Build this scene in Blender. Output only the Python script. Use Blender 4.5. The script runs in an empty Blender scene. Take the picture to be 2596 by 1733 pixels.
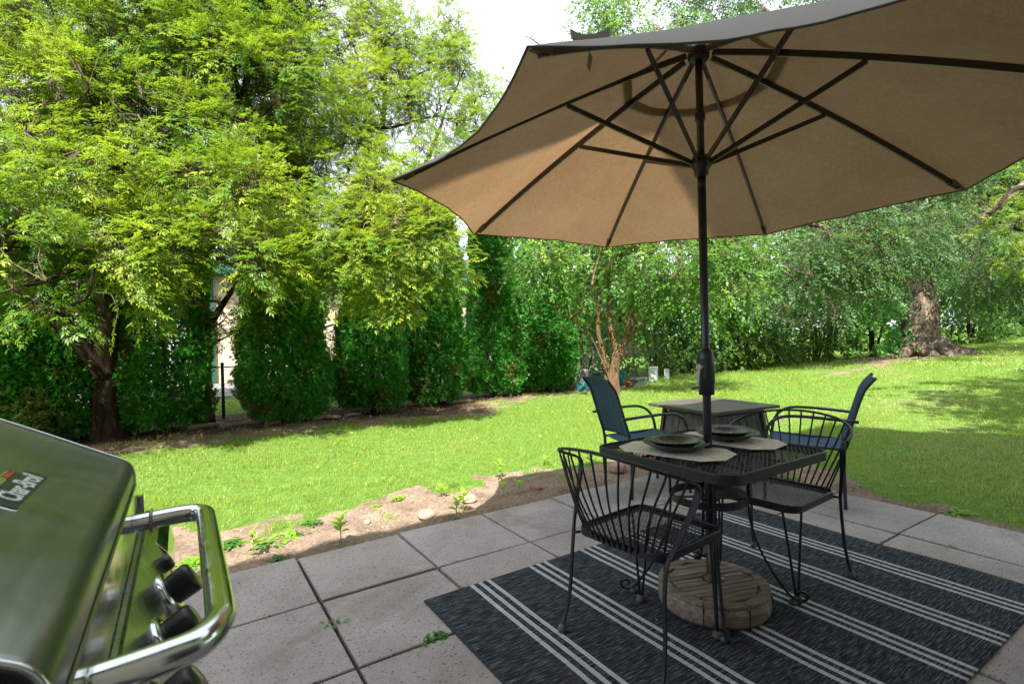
import bpy, bmesh, math, random
import numpy as np
from mathutils import Vector, Matrix
random.seed(7)
SC = bpy.context.scene
COL = SC.collection
PI = math.pi

# ------------------------------------------------------------------ camera
CAM = np.array([-0.5326, -3.1844, 1.2252])
CR = np.array([0.840497, -0.541185, -0.026161])
CU = np.array([0.025083, -0.009368, 0.999641])
CF = np.array([0.541236, 0.840852, -0.005701])
FPX = 1306.14 / 1.10515            # focal length in pixels of a 2349 px wide picture
cam = bpy.data.objects.new('camera', bpy.data.cameras.new('camera'))
COL.objects.link(cam)
cam.data.sensor_width = 36
cam.data.lens = 36 * 1306.14 / 2596
cam.data.clip_start = 0.02
cam.data.clip_end = 1500
cam.matrix_world = Matrix(((CR[0], CU[0], -CF[0], CAM[0]), (CR[1], CU[1], -CF[1], CAM[1]),
                           (CR[2], CU[2], -CF[2], CAM[2]), (0, 0, 0, 1)))
cam.data.dof.use_dof = True
cam.data.dof.focus_distance = 3.2
cam.data.dof.aperture_fstop = 9.0
SC.camera = cam

# ------------------------------------------------------------------ world, sun, exposure
SUN_EL, SUN_AZ = math.radians(53), math.radians(216.6)
w = bpy.data.worlds.new('World'); SC.world = w; w.use_nodes = True
nt = w.node_tree
sky = nt.nodes.new('ShaderNodeTexSky'); sky.sky_type = 'NISHITA'; sky.sun_disc = False
sky.sun_elevation = SUN_EL; sky.sun_rotation = SUN_AZ
sky.air_density = 1.0; sky.dust_density = 5.0; sky.ozone_density = 1.0
bg = nt.nodes['Background']; veil = nt.nodes.new('ShaderNodeMix'); veil.data_type = 'RGBA'; veil.inputs[7].default_value = (3.5, 3.8, 4.15, 1)
wtc = nt.nodes.new('ShaderNodeTexCoord')                            # pale veil added over the sky as fill light, slightly stronger northward
dot = nt.nodes.new('ShaderNodeVectorMath'); dot.operation = 'DOT_PRODUCT'; nt.links.new(wtc.outputs['Generated'], dot.inputs[0]); dot.inputs[1].default_value = (.36, .84, .40)
wn = nt.nodes.new('ShaderNodeTexNoise'); wn.inputs['Scale'].default_value = 2.2; wn.inputs['Detail'].default_value = 5; nt.links.new(wtc.outputs['Generated'], wn.inputs['Vector'])
ad = nt.nodes.new('ShaderNodeMath'); ad.operation = 'MULTIPLY_ADD'; nt.links.new(wn.outputs['Fac'], ad.inputs[0]); ad.inputs[1].default_value = .35; nt.links.new(dot.outputs['Value'], ad.inputs[2])
mr = nt.nodes.new('ShaderNodeMapRange'); mr.interpolation_type = 'SMOOTHSTEP'; nt.links.new(ad.outputs[0], mr.inputs[0])
mr.inputs[1].default_value = .55; mr.inputs[2].default_value = 1.0; mr.inputs[3].default_value = .85; mr.inputs[4].default_value = .88
nt.links.new(mr.outputs[0], veil.inputs[0])
nt.links.new(sky.outputs[0], veil.inputs[6]); nt.links.new(veil.outputs[2], bg.inputs[0]); bg.inputs[1].default_value = 0.15
sun = bpy.data.objects.new('sun', bpy.data.lights.new('sun', 'SUN')); COL.objects.link(sun)
sun.data.energy = 5.0; sun.data.angle = math.radians(0.55); sun.data.color = (1.0, 0.955, 0.87)
sdir = Vector((math.sin(SUN_AZ) * math.cos(SUN_EL), math.cos(SUN_AZ) * math.cos(SUN_EL), math.sin(SUN_EL)))
sun.rotation_euler = sdir.to_track_quat('Z', 'Y').to_euler()
SC.view_settings.view_transform = 'Standard'; SC.view_settings.look = 'None'
SC.view_settings.exposure = 1.68; SC.view_settings.gamma = 1.0
SC.cycles.max_bounces = 7; SC.cycles.diffuse_bounces = 4; SC.cycles.glossy_bounces = 4
SC.cycles.transmission_bounces = 4; SC.cycles.transparent_max_bounces = 4
SC.cycles.sample_clamp_indirect = 6
SC.cycles.use_denoising = True

def at(px, py, D):
    """point at forward distance D on the sight line of a photo position"""
    return CAM + D * (CF + CR * (px - 1174.5) / FPX + CU * (784.06 - py) / FPX)

# ------------------------------------------------------------------ objects
def tag(o, label=None, cat=None, group=None, kind=None):
    if label: o['label'] = label
    if cat: o['category'] = cat
    if group: o['group'] = group
    if kind: o['kind'] = kind
    return o
def empty(name, loc=(0, 0, 0), rz=0, label=None, cat=None, group=None):
    o = bpy.data.objects.new(name, None); COL.objects.link(o)
    o.empty_display_size = 0.1
    o.location = loc; o.rotation_euler = (0, 0, rz)
    return tag(o, label, cat, group)
def link(name, me, mat, parent=None):
    o = bpy.data.objects.new(name, me); COL.objects.link(o)
    if mat is not None and len(me.materials) == 0: me.materials.append(mat)
    if parent is not None: o.parent = parent
    return o
def copy_tree(o, parent=None):
    c = o.copy(); COL.objects.link(c); c.parent = parent
    for ch in list(o.children): copy_tree(ch, c)
    return c

class MB:
    def __init__(s): s.v = []; s.f = []; s.sm = []
    def add(s, vs, fs, smooth=False):
        b = len(s.v); s.v.extend([tuple(map(float, x)) for x in vs])
        s.f.extend([tuple(b + i for i in f) for f in fs]); s.sm.extend([smooth] * len(fs)); return s
    def box(s, c, d, rz=0, rx=0, ry=0, taper=1.0):
        M = Matrix.Translation(c) @ Matrix.Rotation(rz, 4, 'Z') @ Matrix.Rotation(ry, 4, 'Y') @ Matrix.Rotation(rx, 4, 'X')
        vs = []
        for z in (-1, 1):
            t = taper if z > 0 else 1
            for x, y in ((-1, -1), (1, -1), (1, 1), (-1, 1)):
                vs.append(M @ Vector((x * d[0] / 2 * t, y * d[1] / 2 * t, z * d[2] / 2)))
        return s.add(vs, [(0, 3, 2, 1), (4, 5, 6, 7), (0, 1, 5, 4), (1, 2, 6, 5), (2, 3, 7, 6), (3, 0, 4, 7)])
    def tube(s, pts, r, seg=8, smooth=True, caps=True, closed=False):
        P = [Vector(p) for p in pts]; n = len(P)
        R = r if hasattr(r, '__len__') else [r] * n
        T = []
        for i in range(n):
            a = P[(i - 1) % n] if (closed or i > 0) else P[i]
            b = P[(i + 1) % n] if (closed or i < n - 1) else P[i]
            T.append((b - a).normalized())
        up = Vector((0, 0, 1)) if abs(T[0].z) < 0.9 else Vector((1, 0, 0))
        N = (up - T[0] * up.dot(T[0])).normalized()
        vs = []
        for i in range(n):
            N = (N - T[i] * N.dot(T[i])).normalized(); B = T[i].cross(N)
            for k in range(seg):
                a = 2 * PI * k / seg
                vs.append(P[i] + (N * math.cos(a) + B * math.sin(a)) * R[i])
        fs = []
        m = n if closed else n - 1
        for i in range(m):
            j = (i + 1) % n
            for k in range(seg):
                k2 = (k + 1) % seg
                fs.append((i * seg + k, i * seg + k2, j * seg + k2, j * seg + k))
        s.add(vs, fs, smooth)
        if caps and not closed:
            b = len(s.v) - n * seg
            s.f.append(tuple(b + k for k in range(seg))[::-1]); s.sm.append(False)
            s.f.append(tuple(b + (n - 1) * seg + k for k in range(seg))); s.sm.append(False)
        return s
    def sweep(s, pts, wd, ht, up=(0, 0, 1), closed=False):
        """rectangular bar along pts: wd across, ht along up; wd/ht may be lists; up may be a list"""
        P = [Vector(p) for p in pts]; n = len(P)
        W = wd if hasattr(wd, '__len__') else [wd] * n
        H = ht if hasattr(ht, '__len__') else [ht] * n
        vs = []
        for i in range(n):
            a = P[(i - 1) % n] if (closed or i > 0) else P[i]
            b = P[(i + 1) % n] if (closed or i < n - 1) else P[i]
            t = (b - a).normalized(); u = Vector(up[i] if hasattr(up[0], '__len__') else up)
            u = (u - t * u.dot(t)).normalized(); x = t.cross(u)
            for sx, sy in ((-1, -1), (1, -1), (1, 1), (-1, 1)):
                vs.append(P[i] + x * (sx * W[i] / 2) + u * (sy * H[i] / 2))
        fs = []
        m = n if closed else n - 1
        for i in range(m):
            j = (i + 1) % n
            for k in range(4):
                k2 = (k + 1) % 4
                fs.append((i * 4 + k, i * 4 + k2, j * 4 + k2, j * 4 + k))
        if not closed: fs += [(3, 2, 1, 0), tuple((n - 1) * 4 + k for k in range(4))]
        return s.add(vs, fs)
    def lathe(s, prof, c=(0, 0, 0), seg=24, axis=None, smooth=True):
        M = Matrix.Translation(c)
        if axis is not None: M = M @ Vector(axis).to_track_quat('Z', 'Y').to_matrix().to_4x4()
        vs = []; n = len(prof)
        for r, z in prof:
            for k in range(seg):
                a = 2 * PI * k / seg
                vs.append(M @ Vector((r * math.cos(a), r * math.sin(a), z)))
        fs = []
        for i in range(n - 1):
            for k in range(seg):
                k2 = (k + 1) % seg
                fs.append((i * seg + k, i * seg + k2, (i + 1) * seg + k2, (i + 1) * seg + k))
        s.add(vs, fs, smooth)
        b = len(s.v) - n * seg
        if prof[0][0] > 1e-4: s.f.append(tuple(b + k for k in range(seg))[::-1]); s.sm.append(False)
        if prof[-1][0] > 1e-4: s.f.append(tuple(b + (n - 1) * seg + k for k in range(seg))); s.sm.append(False)
        return s
    def prism(s, poly, z0, z1, M=None):
        n = len(poly); M = M or Matrix()
        vs = [M @ Vector((x, y, z0)) for x, y in poly] + [M @ Vector((x, y, z1)) for x, y in poly]
        fs = [tuple(range(n))[::-1], tuple(range(n, 2 * n))] + [(i, (i + 1) % n, n + (i + 1) % n, n + i) for i in range(n)]
        return s.add(vs, fs)
    def mesh(s, name):
        me = bpy.data.meshes.new(name); me.from_pydata(s.v, [], s.f); me.update()
        me.polygons.foreach_set('use_smooth', s.sm)
        bm = bmesh.new(); bm.from_mesh(me); bmesh.ops.recalc_face_normals(bm, faces=bm.faces[:]); bm.to_mesh(me); bm.free()
        return me
    def build(s, name, mat, parent=None, bevel=0, label=None):
        o = link(name, s.mesh(name), mat, parent)
        if bevel:
            m = o.modifiers.new('b', 'BEVEL'); m.width = bevel; m.segments = 2; m.limit_method = 'ANGLE'; m.angle_limit = 0.7
        if label: o['label'] = label
        return o

def smooth(pts, n=6, closed=False):
    P = [np.array(p, float) for p in pts]; m = len(P); out = []
    rng = range(m) if closed else range(m - 1)
    for i in rng:
        p0 = P[(i - 1) % m] if (closed or i > 0) else 2 * P[0] - P[1]
        p1, p2 = P[i], P[(i + 1) % m]
        p3 = P[(i + 2) % m] if (closed or i + 2 < m) else 2 * P[-1] - P[-2]
        for k in range(n):
            t = k / n
            out.append(0.5 * (2 * p1 + (p2 - p0) * t + (2 * p0 - 5 * p1 + 4 * p2 - p3) * t * t + (3 * p1 - p0 - 3 * p2 + p3) * t ** 3))
    if not closed: out.append(P[-1])
    return out
def rrect(hx, hy, r, n=6, z=0, cx=0, cy=0):
    out = []
    for sx, sy, a0 in ((1, 1, 0), (-1, 1, 90), (-1, -1, 180), (1, -1, 270)):
        for k in range(n + 1):
            a = math.radians(a0 + 90 * k / n)
            out.append((cx + sx * (hx - r) + r * math.cos(a), cy + sy * (hy - r) + r * math.sin(a), z))
    return out

# ------------------------------------------------------------------ materials
def mat(name, rgb=(.5, .5, .5), rough=.5, metal=0, spec=.5):
    m = bpy.data.materials.new(name); m.use_nodes = True
    b = m.node_tree.nodes['Principled BSDF']
    b.inputs['Base Color'].default_value = (*rgb, 1); b.inputs['Roughness'].default_value = rough
    b.inputs['Metallic'].default_value = metal; b.inputs['Specular IOR Level'].default_value = spec
    return m
class NG:
    def __init__(s, m): s.t = m.node_tree; s.b = s.t.nodes['Principled BSDF']; s.out = s.t.nodes['Material Output']
    def n(s, typ, **kw):
        x = s.t.nodes.new(typ)
        for k, v in kw.items():
            if k.startswith('i_'):
                key = k[2:].replace('_', ' ')
                x.inputs[int(key) if key.isdigit() else key].default_value = v
            else: setattr(x, k, v)
        return x
    def l(s, a, b): s.t.links.new(a, b)
    def coord(s, kind='Object', scale=(1, 1, 1), rot=(0, 0, 0)):
        if kind == 'World': c = s.n('ShaderNodeNewGeometry').outputs['Position']
        else: c = s.n('ShaderNodeTexCoord').outputs[kind]
        mp = s.n('ShaderNodeMapping'); mp.inputs['Scale'].default_value = scale; mp.inputs['Rotation'].default_value = rot
        s.l(c, mp.inputs[0]); return mp.outputs[0]
    def noise(s, vec, scale=5, detail=4, rough=.55, dist=0):
        x = s.n('ShaderNodeTexNoise'); x.inputs['Scale'].default_value = scale; x.inputs['Detail'].default_value = detail
        x.inputs['Roughness'].default_value = rough; x.inputs['Distortion'].default_value = dist
        s.l(vec, x.inputs['Vector']); return x.outputs['Fac']
    def ramp(s, fac, stops):
        x = s.n('ShaderNodeValToRGB'); e = x.color_ramp.elements
        while len(e) < len(stops): e.new(0.5)
        for k, (p, c) in enumerate(stops):
            e[k].position = p; e[k].color = (*c, 1) if len(c) == 3 else c
        s.l(fac, x.inputs[0]); return x.outputs[0]
    def mix(s, fac, a, b, mode='MIX'):
        x = s.n('ShaderNodeMix', data_type='RGBA', blend_type=mode)
        for sock, val in ((x.inputs[0], fac), (x.inputs[6], a), (x.inputs[7], b)):
            if hasattr(val, 'is_linked') or hasattr(val, 'links'): s.l(val, sock)
            elif isinstance(val, (int, float)): sock.default_value = val
            else: sock.default_value = (*val, 1)
        return x.outputs[2]
    def math(s, op, a, b=0, c=None):
        x = s.n('ShaderNodeMath', operation=op)
        for k, val in enumerate((a, b) if c is None else (a, b, c)):
            if hasattr(val, 'links'): s.l(val, x.inputs[k])
            else: x.inputs[k].default_value = val
        return x.outputs[0]
    def bump(s, h, strength=.3, dist=.01):
        x = s.n('ShaderNodeBump'); x.inputs['Strength'].default_value = strength; x.inputs['Distance'].default_value = dist
        s.l(h, x.inputs['Height']); s.l(x.outputs[0], s.b.inputs['Normal'])
    def color(s, c): s.l(c, s.b.inputs['Base Color'])
    def rough(s, c): s.l(c, s.b.inputs['Roughness'])

def varied(name, c1, c2, scale=8, rough=.6, metal=0, bump=.2, bd=.004, stretch=(1, 1, 1), spec=.5, c3=None):
    m = mat(name, c1, rough, metal, spec); g = NG(m)
    v = g.coord('Object', stretch); f = g.noise(v, scale, 6, .6)
    stops = [(.3, c1), (.7, c2)] if c3 is None else [(.28, c1), (.5, c2), (.72, c3)]
    g.color(g.ramp(f, stops))
    g.rough(g.math('MULTIPLY_ADD', g.noise(v, scale * 3, 3), .3, rough - .15))
    if bump: g.bump(g.noise(v, scale * 6, 4), bump, bd)
    return m

def leaf_mat(name, dark, lite, tip, trans=(.5, .8, .1), tfac=.42, rough=.45, spec=.35):
    m = mat(name, dark, rough, 0, spec); g = NG(m)
    geo = g.n('ShaderNodeNewGeometry'); rnd = geo.outputs['Random Per Island']
    v = g.coord('World'); ns = g.noise(v, .9, 3, .6)
    tint = g.n('ShaderNodeAttribute', attribute_name='tint').outputs['Fac']
    c = g.mix(g.math('MULTIPLY_ADD', rnd, .75, g.math('MULTIPLY', ns, .35)), dark, lite)
    c = g.mix(tint, c, tip)
    g.color(c)
    tr = g.n('ShaderNodeBsdfTranslucent')
    tc = g.mix(.55, c, trans, 'MIX'); g.l(tc, tr.inputs[0])
    ms = g.n('ShaderNodeMixShader'); ms.inputs[0].default_value = tfac
    g.l(g.b.outputs[0], ms.inputs[1]); g.l(tr.outputs[0], ms.inputs[2]); g.l(ms.outputs[0], g.out.inputs[0])
    return m

M = {}
M['iron'] = varied('black_iron', (.006, .008, .011), (.013, .017, .022), 30, .42, .0, .25, .001, spec=.35)
M['iron_dk'] = varied('dark_iron', (.005, .005, .005), (.010, .009, .008), 30, .5, 0, .2, .001, spec=.3)
M['glide'] = varied('glide_plastic', (.05, .045, .04), (.1, .09, .08), 30, .7)
M['bronze'] = varied('bronze_rib', (.022, .015, .011), (.04, .028, .02), 20, .35, .0, .1, .001)
M['black_pl'] = mat('black_plastic', (.008, .008, .009), .35)
M['dark_tube'] = varied('dark_powder_tube', (.018, .022, .032), (.04, .045, .06), 20, .35, .2, .1, .001)
M['metal_grey'] = mat('grey_metal', (.25, .25, .24), .4, .6)  # plain grey metal for rib channels, crank and handle collar

m = mat('steel_lid', (.40, .43, .40), .3, 1); g = NG(m)
v = g.coord('Object', (14, 1.2, 14)); f = g.noise(v, 5, 5, .6)
v2 = g.coord('Object'); f2 = g.noise(v2, 7, 5, .6, 1.5)
g.rough(g.math('MULTIPLY_ADD', f2, .26, .22)); g.color(g.ramp(f, [(.3, (.155, .17, .155)), (.7, (.23, .245, .22))]))
g.bump(g.noise(v2, 3.2, 3, .6, 1.0), .5, .004); M['lid'] = m
m = mat('steel_mirror', (.6, .6, .57), .1, 1); g = NG(m); v = g.coord('Object')
g.rough(g.ramp(g.noise(v, 14, 5), [(.35, (.07,) * 3), (.7, (.2,) * 3)])); g.bump(g.noise(v, 4, 2, .5, .5), .6, .006); M['mirror'] = m
m = mat('chrome_tube', (.62, .63, .63), .16, 1); g = NG(m); v = g.coord('Object', (1, 1, 1))
g.rough(g.ramp(g.noise(v, 60, 4), [(.3, (.1,) * 3), (.7, (.26,) * 3)])); M['chrome'] = m
M['grill_black'] = varied('black_enamel', (.006, .006, .006), (.010, .010, .010), 9, .55, spec=.25)

m = mat('canopy_fabric', (.42, .34, .22), .9, 0, .1); g = NG(m)
uv = g.n('ShaderNodeTexCoord').outputs['UV']
def wv(sx, sy):
    mp = g.n('ShaderNodeMapping'); mp.inputs['Scale'].default_value = (sx, sy, 1); g.l(uv, mp.inputs[0]); return g.noise(mp.outputs[0], 1, 3, .6)
weave = g.math('ADD', wv(260, 26), wv(26, 260))
blot = g.noise(g.coord('Object'), 2.2, 5, .6)
c = g.ramp(g.math('MULTIPLY', weave, .5), [(.36, (.195, .166, .115)), (.5, (.255, .218, .155)), (.64, (.30, .258, .185))])
c = g.mix(g.ramp(blot, [(.35, (1, 1, 1)), (.7, (0, 0, 0))]), g.mix(1, c, (.85, .8, .74), 'MULTIPLY'), c)
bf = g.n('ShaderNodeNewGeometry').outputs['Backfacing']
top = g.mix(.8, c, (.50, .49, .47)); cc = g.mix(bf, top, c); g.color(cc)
wr_ = wv(3, 22); hh_ = g.math('MULTIPLY_ADD', wr_, 2.2, g.math('MULTIPLY', weave, .25)); g.bump(hh_, .4, .006)
tr = g.n('ShaderNodeBsdfTranslucent'); g.l(g.mix(1, c, (1.0, .72, .53), 'MULTIPLY'), tr.inputs[0])
ms = g.n('ShaderNodeMixShader'); ms.inputs[0].default_value = .42
g.l(g.b.outputs[0], ms.inputs[1]); g.l(tr.outputs[0], ms.inputs[2]); g.l(ms.outputs[0], g.out.inputs[0])
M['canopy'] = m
M['hem'] = mat('hem_piping', (.06, .05, .035), .8)

m = mat('patio_concrete', (.3, .27, .25), .85, 0, .25); g = NG(m); v = g.coord('World')
f = g.noise(v, 2.2, 6, .65); f3 = g.noise(v, 90, 3, .7)
c = g.ramp(f, [(.28, (.285, .250, .232)), (.5, (.365, .325, .305)), (.72, (.43, .388, .365))])
c = g.mix(g.ramp(f3, [(.35, (0, 0, 0)), (.65, (1, 1, 1))]), g.mix(1, c, (.8, .8, .8), 'MULTIPLY'), c)
vo = g.n('ShaderNodeTexVoronoi', feature='F1'); vo.inputs['Scale'].default_value = 1; g.l(g.coord('World', (50, 84, 60)), vo.inputs['Vector'])
vo3 = g.n('ShaderNodeTexVoronoi', feature='F1'); vo3.inputs['Scale'].default_value = 1; g.l(g.coord('World', (140, 110, 60)), vo3.inputs['Vector'])
spot = g.ramp(vo.outputs['Distance'], [(.16, (1, 1, 1)), (.26, (0, 0, 0))])
sel = g.ramp(g.noise(v, 33, 2), [(.47, (0, 0, 0)), (.52, (1, 1, 1))])
pit = g.math('MULTIPLY', spot, sel); pit = g.math('MAXIMUM', pit, g.math('MULTIPLY', g.ramp(vo3.outputs['Distance'], [(.14, (.8, .8, .8)), (.3, (0, 0, 0))]), g.ramp(g.noise(v, 40, 2), [(.5, (0, 0, 0)), (.55, (1, 1, 1))]))); c = g.mix(pit, c, (.05, .045, .04))
vo2 = g.n('ShaderNodeTexVoronoi', feature='F1'); vo2.inputs['Scale'].default_value = 105; g.l(v, vo2.inputs['Vector'])
stain = g.ramp(g.noise(g.coord('World'), 1.1, 6, .7, 1.2), [(.52, (0, 0, 0)), (.68, (.45, .45, .45))]); c = g.mix(stain, c, (.14, .115, .095))
lt = g.math('MULTIPLY', g.ramp(vo2.outputs['Distance'], [(.12, (1, 1, 1)), (.2, (0, 0, 0))]), g.ramp(g.noise(v, 21, 2), [(.55, (0, 0, 0)), (.6, (1, 1, 1))]))
c = g.mix(lt, c, (.5, .48, .45))
rnd = g.n('ShaderNodeNewGeometry').outputs['Random Per Island']
c = g.mix(g.math('MULTIPLY', rnd, .5), c, g.mix(1, c, (.84, .82, .8), 'MULTIPLY'))
g.color(c); g.bump(g.math('SUBTRACT', g.noise(v, 160, 3, .7), pit), .5, .003); M['paver'] = m

m = mat('joint_soil', (.05, .035, .025), .95, 0, .1); M['joint'] = m

m = mat('lawn_soil', (.3, .2, .13), .95, 0, .15); g = NG(m); v = g.coord('World')
att = g.n('ShaderNodeAttribute', attribute_name='grass').outputs['Fac']
att2 = g.n('ShaderNodeAttribute', attribute_name='mulch').outputs['Fac']
soil = g.ramp(g.noise(v, 3.2, 8, .7), [(.3, (.14, .10, .074)), (.48, (.245, .182, .136)), (.72, (.37, .285, .222))])
soil = g.mix(g.ramp(g.noise(v, 45, 5, .7), [(.4, (1, 1, 1)), (.6, (0, 0, 0))]), soil, g.mix(1, soil, (.6, .55, .5), 'MULTIPLY'))
mul = g.ramp(g.noise(v, 22, 6, .75), [(.35, (.035, .02, .014)), (.55, (.085, .05, .035)), (.75, (.17, .105, .075))])
soil = g.mix(att2, soil, mul)
gr = g.ramp(g.noise(v, 14, 7, .75), [(.3, (.05, .09, .012)), (.55, (.10, .19, .03)), (.75, (.18, .27, .05))])
fac = g.math('MULTIPLY_ADD', g.noise(v, 30, 4, .7), .6, g.math('SUBTRACT', att, .3))
g.color(g.mix(g.ramp(fac, [(.4, (0, 0, 0)), (.6, (1, 1, 1))]), soil, gr))
g.bump(g.noise(v, 38, 6, .75), .8, .02); M['ground'] = m

m = mat('rug_weave', (.03, .035, .045), .95, 0, .1); g = NG(m)
oc = g.n('ShaderNodeTexCoord').outputs['Object']; sp = g.n('ShaderNodeSeparateXYZ'); g.l(oc, sp.inputs[0])
wob = g.math('MULTIPLY_ADD', g.noise(g.coord('Object', (3, 3, 3)), 1.3, 2), .008, -.004)
X = g.math('ADD', sp.outputs[0], wob)
# stripes: local x measured from the rug's left edge, groups every 0.357 m
tloc = g.math('ABSOLUTE', g.math('SUBTRACT', g.math('MODULO', g.math('ADD', X, -.30 + .1785 + .357), .357), .1785))
fin = g.math('ABSOLUTE', g.math('SUBTRACT', g.math('MODULO', g.math('ADD', tloc, .0235), .047), .0235))
edge = g.math('MULTIPLY_ADD', g.noise(g.coord('Object', (1, 160, 1)), 1, 2), .004, .0085)
in1 = g.math('LESS_THAN', fin, edge); in2 = g.math('LESS_THAN', tloc, .062)
ends = g.math('MULTIPLY', g.math('GREATER_THAN', X, .2), g.math('LESS_THAN', X, 2.2))
stripe = g.math('MULTIPLY', g.math('MULTIPLY', in1, in2), ends)
heath = g.noise(g.coord('Object', (14, 170, 1)), 1, 4, .7)
dots = g.noise(g.coord('Object', (230, 230, 1)), 1, 2, .8)
dark = g.ramp(heath, [(.38, (.009, .010, .014)), (.52, (.03, .035, .043)), (.64, (.13, .145, .165))])
lite = g.ramp(g.math('MULTIPLY_ADD', dots, .6, g.math('MULTIPLY', heath, .4)), [(.38, (.14, .15, .16)), (.5, (.40, .41, .42)), (.65, (.56, .57, .58))])
c = g.mix(stripe, dark, lite)
dirt = g.ramp(g.noise(g.coord('Object'), 2.2, 6, .7), [(.55, (0, 0, 0)), (.8, (.25, .25, .25))])
c = g.mix(dirt, c, (.12, .09, .065)); g.color(c)
g.bump(g.noise(g.coord('Object', (160, 260, 1)), 1, 2, .8), .5, .003); M['rug'] = m

def wood(name, a, b, c_, scale=1.0, rough=.8):
    m = mat(name, a, rough, 0, .2); g = NG(m); v = g.coord('Object', (2 * scale, 30 * scale, 30 * scale))
    f = g.noise(v, 1.5, 7, .7, .6); col = g.ramp(f, [(.3, a), (.5, b), (.7, c_)])
    bl = g.ramp(g.noise(g.coord('Object'), 4, 6, .7), [(.4, (0, 0, 0)), (.65, (1, 1, 1))])
    g.color(g.mix(g.math('MULTIPLY', bl, .5), col, a)); g.bump(f, .6, .004); return m
M['teak'] = wood('weathered_teak', (.095, .07, .055), (.20, .155, .125), (.36, .295, .245))
M['groove'] = mat('dark_groove', (.02, .014, .01), .9)
M['fire_top'] = varied('painted_slat_top', (.06, .048, .043), (.10, .082, .075), 3, .5, 0, .1, .002)
m = mat('wicker_panel', (.15, .13, .13), .7); g = NG(m)
f = g.noise(g.coord('Object', (60, 60, 2.5)), 1, 5, .75)
g.color(g.ramp(f, [(.35, (.035, .028, .03)), (.5, (.12, .105, .11)), (.66, (.27, .25, .26))])); g.bump(f, .8, .004); M['wicker'] = m
m = mat('sling_fabric', (.03, .09, .16), .75, 0, .3); g = NG(m)
f = g.noise(g.coord('Object', (90, 90, 90)), 1, 3, .7); f2 = g.noise(g.coord('Object', (6, 120, 6)), 1, 3, .7)
g.color(g.ramp(g.math('MULTIPLY_ADD', f, .5, g.math('MULTIPLY', f2, .5)), [(.36, (.010, .025, .042)), (.6, (.026, .072, .12))]))
g.bump(f, .4, .002); M['sling'] = m
m = mat('placemat_print', (.6, .55, .5), .7); g = NG(m)
v = g.coord('Object'); f = g.noise(v, 16, 5, .7, 1.2)
c = g.ramp(f, [(.3, (.20, .17, .13)), (.42, (.58, .53, .46)), (.6, (.72, .67, .60)), (.7, (.36, .22, .15))]); g.color(c); M['mat'] = m
m = mat('glazed_dark', (.02, .025, .02), .22, 0, .6); g = NG(m); v = g.coord('Object')
g.color(g.ramp(g.noise(v, 12, 5, .6), [(.35, (.010, .013, .012)), (.7, (.035, .04, .032))]))
g.rough(g.ramp(g.noise(v, 30, 4), [(.3, (.16,) * 3), (.7, (.42,) * 3)])); M['plate'] = m

def bark(name, a, b, c_, sx=10, sz=2.2, bs=1.0, bd=.05):
    m = mat(name, a, .95, 0, .1); g = NG(m); v = g.coord('Object', (sx, sx, sz))
    f = g.noise(v, 1, 8, .72, .8); g.color(g.ramp(f, [(.32, a), (.5, b), (.68, c_)])); g.bump(f, bs, bd); return m
M['bark_dark'] = bark('bark_maple', (.013, .009, .007), (.036, .023, .017), (.085, .058, .043))
M['bark_tan'] = bark('bark_tan', (.065, .038, .02), (.14, .088, .05), (.25, .17, .10), 14, 4)
M['bark_big'] = bark('bark_cottonwood', (.045, .032, .024), (.17, .13, .10), (.36, .29, .23), 7, 1.1, 1.0, .12)
M['twig'] = varied('twig_bark', (.07, .045, .03), (.18, .13, .09), 20, .9)
M['leaf_elder'] = leaf_mat('leaf_box_elder', (.028, .092, .009), (.088, .225, .018), (.38, .43, .03), (.45, .64, .03), .36)
M['leaf_bright'] = leaf_mat('leaf_bright_maple', (.045, .13, .012), (.135, .275, .025), (.45, .47, .04), (.5, .66, .04), .38)
M['leaf_green'] = leaf_mat('leaf_mid_green', (.022, .085, .012), (.075, .19, .03), (.25, .36, .05), (.35, .6, .08))
M['leaf_cotton'] = leaf_mat('leaf_cottonwood', (.015, .050, .013), (.052, .12, .034), (.18, .26, .10), (.35, .6, .15), .34, .5, .35)
M['leaf_shrub'] = leaf_mat('leaf_shrub', (.010, .042, .007), (.034, .10, .016), (.2, .28, .03), (.25, .5, .06))
M['leaf_cedar'] = leaf_mat('leaf_arborvitae', (.026, .15, .018), (.095, .36, .045), (.16, .12, .05), (.18, .6, .08), .36)
M['leaf_weed'] = leaf_mat('leaf_weed', (.16, .32, .03), (.26, .45, .05), (.4, .48, .06), (.6, .85, .1), .55)
M['leaf_low'] = leaf_mat('leaf_low_weed', (.04, .13, .025), (.09, .22, .04), (.2, .3, .05), (.3, .6, .08))
M['grass'] = leaf_mat('grass_blade', (.13, .215, .02), (.27, .36, .05), (.46, .40, .18), (.55, .75, .12), .42, .5, .3)

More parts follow.
